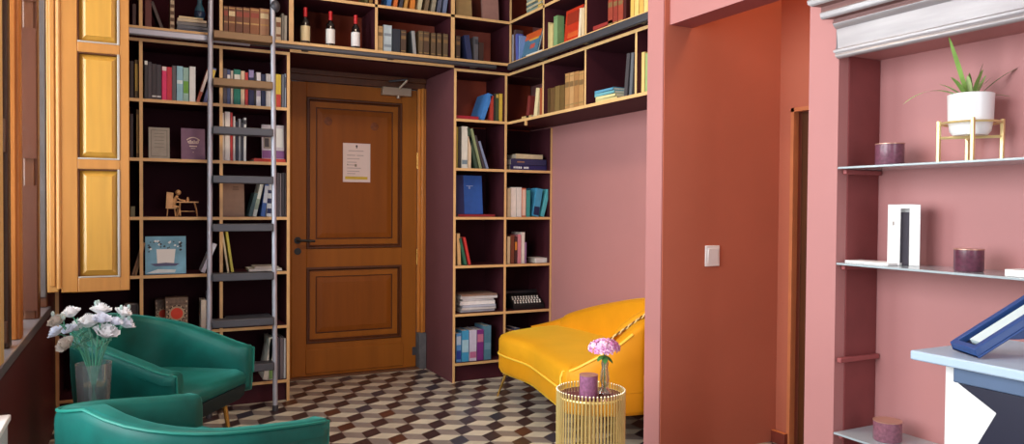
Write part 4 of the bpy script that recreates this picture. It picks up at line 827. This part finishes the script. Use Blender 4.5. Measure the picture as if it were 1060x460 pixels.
# small glass vase with a pink flower head
vx, vy = 1.712, 2.56
VG = glass((240, 246, 236), .4, .07)
G = thing('glass_vase', 'small twisted clear glass bud vase on the brass side table', 'vase', (vx, vy, tz-.0115))
b = MB(); b.lathe([(.022, 0), (.028, .006), (.026, .012), (.013, .03), (.017, .055), (.013, .082), (.011, .1), (.015, .125), (.012, .14), (.015, .15)], VG, n=20, cap=False); b.build('body', G)
b = MB()
for s in (-1, 1): b.tube([(s*.010, 0, .03), (s*.019, .0, .06), (s*.016, 0, .09), (s*.007, .0, .115), (s*.010, 0, .14)], .0035, VG, 8)
b.build('twisted_handles', G)
F1 = thing('pink_flower', 'pink ruffled flower head in the small glass vase', 'flower', (vx-.004, vy, tz))
b = MB(); b.tube([(.004, 0, 0), (.002, 0, .1), (0, 0, .165)], .003, mat((90, 130, 60), .5), 6); b.build('stem', F1)
b = MB(); rn = random.Random(2); PKS = [mat((252, 216, 238), .6, var=.06), mat((242, 190, 226), .6, var=.08), mat((214, 136, 192), .6, var=.1)]
for i in range(120):
    a = rn.uniform(0, 2*math.pi); ph = math.acos(rn.uniform(-.15, 1)); d = V((math.sin(ph)*math.cos(a), math.sin(ph)*math.sin(a), math.cos(ph)))
    p = V((0, 0, .175))+V((d.x*.062, d.y*.055, d.z*.036)); s = d.cross(V((.3, .2, 1))).normalized(); q = d.cross(s)
    for k in range(4):
        an = k*math.pi/2+i; u_ = s*math.cos(an)+q*math.sin(an); v_ = s*-math.sin(an)+q*math.cos(an)
        b.add([p, p+u_*.008+v_*.006+d*.003, p+u_*.014+d*.005, p+u_*.008-v_*.006+d*.003], [(0, 1, 2, 3)], PKS[i % 3])
b.build('bloom', F1, smooth=0)
LEAF = mat((70, 130, 60), .5, var=.2)
def leafblade(b, p0, d, L, w, droop, m, n=7):
    d = V(d).normalized(); side = d.cross(V((0, 0, 1))); side = side.normalized() if side.length > .01 else V((1, 0, 0))
    l = []; r = []; p = V(p0); cur = d.copy()
    for i in range(n+1):
        t = i/n; ww = w*(math.sin(math.pi*min(1, t*.9+.1))**.7)*(1 if t < .98 else .1)
        l.append(p-side*ww+V((0, 0, ww*.3))); r.append(p+side*ww+V((0, 0, ww*.3))); cur = (cur+V((0, 0, -droop/n))).normalized(); p = p+cur*(L/n)
    vs = l+r; fs = [(i, i+1, n+1+i+1, n+1+i) for i in range(n)]; b.add(vs, fs, m)
for dd in ((-1, -.4, -.1), (.4, -.8, -.3), (-.5, -1, -.3)):
    b = MB(); leafblade(b, (0, 0, .145), dd, .05, .013, .5, LEAF, 5); b.build('leaf', F1)
# ------------------------------------------------------------------ white flowers between the chairs
px_, py_ = -.126, 2.893
t_ = thing('low_table', 'small dark pedestal table under the vase of white flowers', 'table', (px_-.02, py_+.0, 0))
b = MB(); b.lathe([(0, 0), (.1, 0), (.1, .012), (.018, .02), (.018, .42), (.062, .43), (.062, .45), (0, .45)], mat((50, 30, 26), .4), n=28, cap=False); b.build('pedestal', t_)
VZ = thing('glass_vase', 'clear flared glass vase beside the near green chair', 'vase', (px_, py_, .4505))
VG2 = glass((242, 247, 248), .3, .06)
b = MB(); b.lathe([(.0, .0), (.042, 0), (.044, .01), (.055, .232), (.053, .232), (.042, .012), (0, .01)], VG2, n=28, cap=False); b.build('body', VZ)
b = MB(); b.lathe([(0, .012), (.041, .012), (.049, .16), (0, .16)], glass((222, 236, 232), .05), n=24, cap=False); b.build('water', VZ)
WH = [mat((250, 250, 252), .6, var=.03), mat((236, 240, 252), .6, var=.04), mat((214, 206, 196), .6, var=.08)]
STM = mat((74, 150, 120), .5, var=.15)
def bloom_mesh(seed, m):
    rn = random.Random(seed); b = MB()
    for L_ in range(4):
        k = 5+L_; r = .006+.0055*L_
        for j in range(k):
            a = 2*math.pi*j/k+L_*.7+rn.uniform(-.2, .2); pts = []
            for iu in range(4):
                for iv in range(5):
                    u = iu/3; v = iv/4-.5; aa = a+v*1.5*(1.1-.2*u)
                    rad = r*(.35+.75*u)*(1+.10*math.sin(9*v+j)*u); z = .002+u*(.026-.0045*L_)+.003*math.sin(14*v+j)*u
                    pts.append((rad*math.cos(aa), rad*math.sin(aa), z))
            b.add(pts, [(i*5+q, i*5+q+1, (i+1)*5+q+1, (i+1)*5+q) for i in range(3) for q in range(4)], m)
    b.ball((0, 0, .004), .006, STM, 8, 5)
    return b
bl = [(74, 323, 'upper left white flower of the bouquet, in the vase', 0, 1.15), (60, 331, 'pale grey-white flower at the left edge of the bouquet', 2, 1.1), (59.5, 342, 'bluish white flower low at the left edge of the bouquet', 1, 1.05), (72, 339, 'white flower just right of the bouquet left edge', 1, .9), (69, 355, 'beige fading flower lowest in the bouquet', 2, 1.15), (80.5, 337, 'small white flower left of the bouquet centre', 0, 1.1), (92, 334, 'large white flower at the bouquet centre', 0, 1.45), (104, 320, 'topmost white flower of the bouquet with green buds', 0, 1.2), (109, 344, 'large white flower low on the right of the bouquet', 0, 1.5), (105, 329, 'bluish white flower beneath the topmost bloom', 1, 1.1), (127, 322, 'small white flower at the upper right of the bouquet', 0, 1.05), (129, 334, 'white flower at the right edge of the bouquet', 1, 1.2), (119, 331, 'small bluish flower in the right of the bouquet', 1, .85)]
rn = random.Random(9)
for i, (px, py, lab, mi, sc) in enumerate(bl):
    yy = 2.905+rn.uniform(-.05, .05); p = at(1, yy, px, py+3)
    f = thing('cut_flower', lab, 'flower', (px_, py_, .69), group='white flowers in the tall glass vase'); q = p-V((px_, py_, .69))
    ax = V((q.x*1.0, q.y, q.z)).normalized(); base = V((-q.x*.22, -q.y*.3, -.20)); mid = V((q.x*.25, q.y*.25, .0))
    b = MB(); b.tube(smoothpath([base, mid, q*.6+V((0, 0, .01)), q], 5, False), .0022, STM, 5); b.build('stem', f)
    o = bloom_mesh(i, WH[mi]).build('bloom', f, smooth=60)
    dirv = (ax+V((0, -.25, .25))).normalized(); M_ = dirv.to_track_quat('Z', 'Y').to_matrix().to_4x4(); o.matrix_local = Matrix.Translation(q-dirv*.008) @ M_ @ Matrix.Scale(sc*1.12, 4)
    b = MB(); lm = mat((110, 160, 140), .5, var=.2)
    for k in range(3): leafblade(b, q*(.35+.2*k), (rn.uniform(-1, 1), rn.uniform(-1, 1), .9), .04, .005, .3, lm, 4)
    b.build('leaves', f)
    if i in (7, 10, 11, 1):
        for k in range(3):
            b = MB(); e = q+V((rn.uniform(-.02, .03), rn.uniform(-.02, .02), rn.uniform(.012, .03))); b.tube([q*.8, e], .0014, STM, 5); b.ball(e, .006, mat((170, 196, 190), .5), 7, 5, (1, 1, 1.6)); b.build('bud', f)
# ------------------------------------------------------------------ passage: light switch, niche shelves and what stands on them
LS = thing('light_switch', 'white square light switch on the terracotta passage wall', 'switch', (2.56, YP-.004, .984))
b = MB(); b.box((-.045, -.010, -.052), (.045, 0, .052), WHITE); b.build('frame', LS, bevel=.004)
b = MB(); b.prism([(-.033, -.011, -.038), (.033, -.011, -.038), (.033, -.016, .038), (-.033, -.016, .038)], (0, .006, 0), WHITE); b.build('rocker', LS, bevel=.002)
GSH = mat((176, 190, 196), .18, var=.03, coat=.5, spec=.6)
GEDGE = mat((164, 178, 184), .2, var=.03, coat=.5)
zsh = [at(0, XN, 867, 173).z, at(0, XN, 867, 272).z, at(0, XN, 863, 447).z]
for k, (z, lab) in enumerate(zip(zsh, ('upper glass shelf in the pink niche, under the plant', 'middle glass shelf in the pink niche, under the white box', 'lowest glass shelf in the pink niche, beside the lectern'))):
    S_ = thing('glass_shelf', lab, 'shelf', (0, 0, z), group='glass shelves in the pink niche')
    b = MB(); b.box((XN-.006, .31, -.008), (2.463, 1.884, 0), GSH, GEDGE, ('-x',)); b.build('pane', S_, bevel=.002)
    b = MB(); b.box((XN+.02, 1.868, -.026), (2.46, 1.884, -.009), PINKD); b.build('support_batten', S_, bevel=.003)
b = MB(); zb = at(0, XN, 869, 373).z; b.box((XN+.005, 1.866, zb-.012), (2.46, 1.884, zb+.006), PINKD); o = b.build('shelf_batten', bevel=.003); tag(o, 'empty pink shelf batten on the niche side wall', 'batten')
u_, m_, l_ = zsh
candle((2.335, 1.745, u_+.0005), .046, .074, 'dusky purple candle on the upper glass shelf', (112, 66, 84))
candle((2.335, 1.462, m_+.0005), .042, .068, 'dark plum candle on the middle glass shelf', (96, 48, 66))
candle((2.335, 1.735, l_+.0005), .046, .068, 'mauve candle cup with pale rim on the lowest glass shelf', (134, 84, 100))
# white box with a dark slot
WB = thing('white_box', 'upright white box with a dark slot on the middle glass shelf', 'box', (2.305, 1.725, m_+.0005), -math.radians(53))
h = .208
b = MB(); b.box((0, 0, 0), (.038, .07, h), WHITE); b.box((.066, 0, 0), (.098, .07, h), WHITE); b.box((.038, .0, h-.014), (.066, .07, h), WHITE); b.box((.038, .03, 0), (.066, .07, h), WHITE); b.build('carton', WB, bevel=.001)
b = MB(); b.box((.039, .018, 0), (.065, .03, h-.026), mat((58, 52, 64), .5, var=.1)); b.build('dark_insert', WB)
b = MB(); b.box((.014, -.001, h*.66), (.019, .001, h*.72), GREYG); b.build('printed_mark', WB)
b = MB(); b.box((2.275, 1.70, m_+.0005), (2.36, 1.872, m_+.009), WHITE); o = b.build('card', bevel=.001); tag(o, 'white card lying flat on the left end of the middle glass shelf', 'card')
b = MB(); b.box((2.265, 1.19, m_+.0005), (2.34, 1.312, m_+.02), WHITE); o = b.build('card_box', bevel=.001); tag(o, 'low white box lying on the middle glass shelf at the frame edge', 'box')
# plant stand, pot, spider plant
PX, PY = 2.355, 1.478
ST = thing('plant_stand', 'slender pale brass plant stand on the upper glass shelf', 'stand', (PX, PY, u_+.0005))
PB_ = mat((232, 210, 150), .3, metal=.55, var=.05)
rr = .086; sh = .132
FX_ = V((.847, .532, 0)); RX = V((.532, -.847, 0))
for k, a in enumerate((0.08, 1.65, 3.22, 4.79)):
    b = MB(); q = RX*rr*math.cos(a)+FX_*rr*math.sin(a); b.box((q[0]-.005, q[1]-.005, 0), (q[0]+.005, q[1]+.005, sh), PB_); b.build('leg', ST, bevel=.001)
for dz in (.078,):
    for a in (.18, 1.75):
        b = MB(); q = RX*rr*math.cos(a-.1)+FX_*rr*math.sin(a-.1)+V((0, 0, dz)); b.tube([q, V((-q.x, -q.y, dz))], .005, PB_, 6); b.build('cross_bar', ST)
b = MB(); b.tube([(.082*math.cos(2*math.pi*k/40), .082*math.sin(2*math.pi*k/40), .122) for k in range(40)], .004, PB_, 6, True); b.build('ring', ST)
PT = thing('plant_pot', 'white ceramic plant pot resting on the brass stand', 'pot', (PX, PY, u_+.0845))
CER = mat((236, 238, 238), .35, var=.02, coat=.3)
b = MB(); b.lathe([(0, 0), (.048, 0), (.057, .012), (.063, .05), (.065, .128), (.061, .13), (.059, .115), (0, .11)], CER, n=32, cap=False); b.build('pot', PT)
b = MB(); b.lathe([(0, .114), (.0585, .114)], mat((58, 42, 34), .9, var=.3, scale=40), n=24, cap=False); b.build('soil', PT)
SP = thing('spider_plant', 'spider plant with arching green leaves in the white pot', 'plant', (PX, PY, u_+.195))
SPM = [mat((130, 166, 84), .45, var=.25, scale=20), mat((168, 192, 124), .45, var=.2, scale=20), mat((80, 124, 56), .45, var=.2, scale=20)]
RX = V((Rv.x, Rv.y, 0)).normalized(); FX_ = V((Fv.x, Fv.y, 0)).normalized()
for k, (sx, sf, up, L_, dr, w) in enumerate(((-.36, -.05, 1.0, .215, .05, .0105), (-1, -.2, .62, .24, 1.25, .008), (.8, -.1, 1.0, .23, .75, .007), (1, -.25, .55, .10, .8, .006), (-.15, .1, 1, .11, .1, .008), (.18, -.15, 1, .12, .15, .008), (-.6, -.3, .9, .11, .7, .008), (.5, .2, 1, .10, .3, .007), (-.3, .2, 1, .12, .3, .008), (.1, -.3, 1, .10, .5, .009), (-.75, .1, .8, .10, .6, .007), (.35, -.2, .8, .09, .6, .008), (0, .1, 1, .09, .2, .008), (-.2, -.2, 1, .08, .4, .009))):
    d = RX*sx-FX_*(-sf)+V((0, 0, up)); b = MB(); leafblade(b, V((0, 0, .0))+RX*sx*.018, d, L_, w, dr, SPM[k % 3], 12); b.build('leaf', SP)
# ------------------------------------------------------------------ lectern at the right edge
NAVY = mat((26, 28, 50), .4, var=.08)
SLATE = mat((84, 106, 136), .4, var=.08)
LT = thing('lectern', 'navy hourglass lectern with a white slab top at the right frame edge', 'lectern', (0, 0, 0))
xs_ = 1.605
b = MB(); b.prism([(1.60, 1.135, .874), (1.60, .52, .874), (1.60, .52, .896), (1.60, 1.135, .896)], (.36, 0, 0), mat((176, 200, 220), .35, var=.03)); b.build('slab_top', LT, bevel=.004)
b = MB(); b.box((1.622, .62, .838), (1.92, 1.046, .873), SLATE); b.build('under_beam', LT, bevel=.003)
yc = .79
prof = [(yc+.25, .837), (yc+.165, .79), (yc+.25, .62), (yc+.27, .02), (yc-.27, .02), (yc-.25, .62), (yc-.165, .79), (yc-.25, .837)]
b = MB(); b.prism([(1.628, y, z) for y, z in prof], (.26, 0, 0), NAVY); b.build('hourglass_body', LT, bevel=.002)
b = MB(); b.box((1.66, .93, .03), (1.672, 1.088, .873), WHITE); b.box((1.9, .93, .03), (1.912, 1.088, .873), WHITE); b.build('white_side_panel', LT, bevel=.001)
# blue framed tablet / book propped on the slab
n0 = CAM+(at(0, 1.63, 1011, 367)-CAM); dep = (n0-CAM).dot(Fv)+.085; f0 = CAM+(Fv+Rv*((998-CX)/FPX)-Uv*((352-CY)/FPX))*dep
TBt = thing('blue_frame', 'slanted blue frame with a white page propped on the lectern', 'frame', tuple(n0))
BLU = mat((40, 74, 132), .4, var=.06); ex = (V((Rv.x, Rv.y, 0)).normalized()*math.cos(math.radians(33))+V((0, 0, math.sin(math.radians(33))))).normalized()
ey = (f0-n0); ey = (ey-ex*ey.dot(ex)).normalized(); ez = ex.cross(ey)
TBt.matrix_world = Matrix.Translation(n0) @ Matrix((ex, ey, ez)).transposed().to_4x4()
L_, W_ = .28, (f0-n0).length
b = MB(); b.box((0, 0, -.012), (L_, W_, -.006), BLU); b.box((0, 0, -.006), (.014, W_, .012), BLU); b.box((L_-.014, 0, -.006), (L_, W_, .012), BLU); b.box((.014, 0, -.006), (L_-.014, .016, .012), BLU); b.box((.014, W_-.014, -.006), (L_-.014, W_, .012), BLU)
b.build('frame', TBt, bevel=.002)
b = MB(); b.box((.03, .018, -.006), (L_-.015, W_-.03, .007), mat((206, 226, 228), .5, var=.03)); b.build('page', TBt)
b = MB(); b.box((.015, .018, -.006), (.029, W_-.015, -.002), NAVY); b.box((.029, W_-.029, -.006), (L_-.015, W_-.015, -.002), NAVY); b.build('dark_lining', TBt)
b = MB(); P0 = V((.1, .03, -.0125)); b.prism([(.06, .05, -.0125), (.14, .05, -.0125), (.17, .05, -.075), (.12, .05, -.05)], (0, .025, 0), BLU); b.build('prop_stand', TBt, bevel=.002)
b = MB(); b.box((1.64, .80, .8965), (1.72, .90, .904), WHITE); o = b.build('card', bevel=.001); tag(o, 'small white card lying on the lectern slab', 'card')
# ------------------------------------------------------------------ light
wd = bpy.data.worlds.new('world'); scene.world = wd; wd.use_nodes = True
bg = wd.node_tree.nodes['Background']; bg.inputs[0].default_value = (.80, .89, 1, 1); bg.inputs[1].default_value = .7
def area(name, loc, rot, sx, sy, e, c):
    l = bpy.data.lights.new(name, 'AREA'); l.shape = 'RECTANGLE'; l.size = sx; l.size_y = sy; l.energy = e; l.color = c
    o = bpy.data.objects.new(name, l); COL.objects.link(o); o.location = loc; o.rotation_euler = rot
    return o
# daylight through the left-hand windows (area lamps standing outside the openings, facing +X), and the windows behind the camera
area('daylight_near', (-1.0, 1.6, 1.75), (0, -math.pi/2, 0), 2.0, 1.7, 78, (.95, .97, 1))
area('daylight_mid', (-1.0, -.5, 1.75), (0, -math.pi/2, 0), 2.0, 1.4, 25, (.95, .97, 1))
area('daylight_far', (-1.0, 3.6, 1.85), (0, -math.pi/2, 0), 2.0, 1.5, 140, (.97, .98, 1))
area('daylight_behind', (1.7, -3.2, 1.7), (math.pi/2, 0, 0), 3.0, 2.2, 60, (.96, .97, 1))
# warm bulb in the corridor
pl = bpy.data.lights.new('corridor_bulb', 'POINT'); pl.energy = 12; pl.color = (1, .62, .34); pl.shadow_soft_size = .1; po = bpy.data.objects.new('corridor_bulb', pl); COL.objects.link(po); po.location = (2.72, 2.0, 2.75)
l2 = bpy.data.lights.new('warm_fill', 'AREA'); l2.shape = 'DISK'; l2.size = .5; l2.energy = 22; l2.color = (1, .8, .58); o2 = bpy.data.objects.new('warm_fill', l2); COL.objects.link(o2); o2.location = (.9, 3.0, 3.15)  # added warm fill under the ceiling, brightens the upper shelves
scene.view_settings.view_transform = 'Standard'
scene.view_settings.exposure = .30
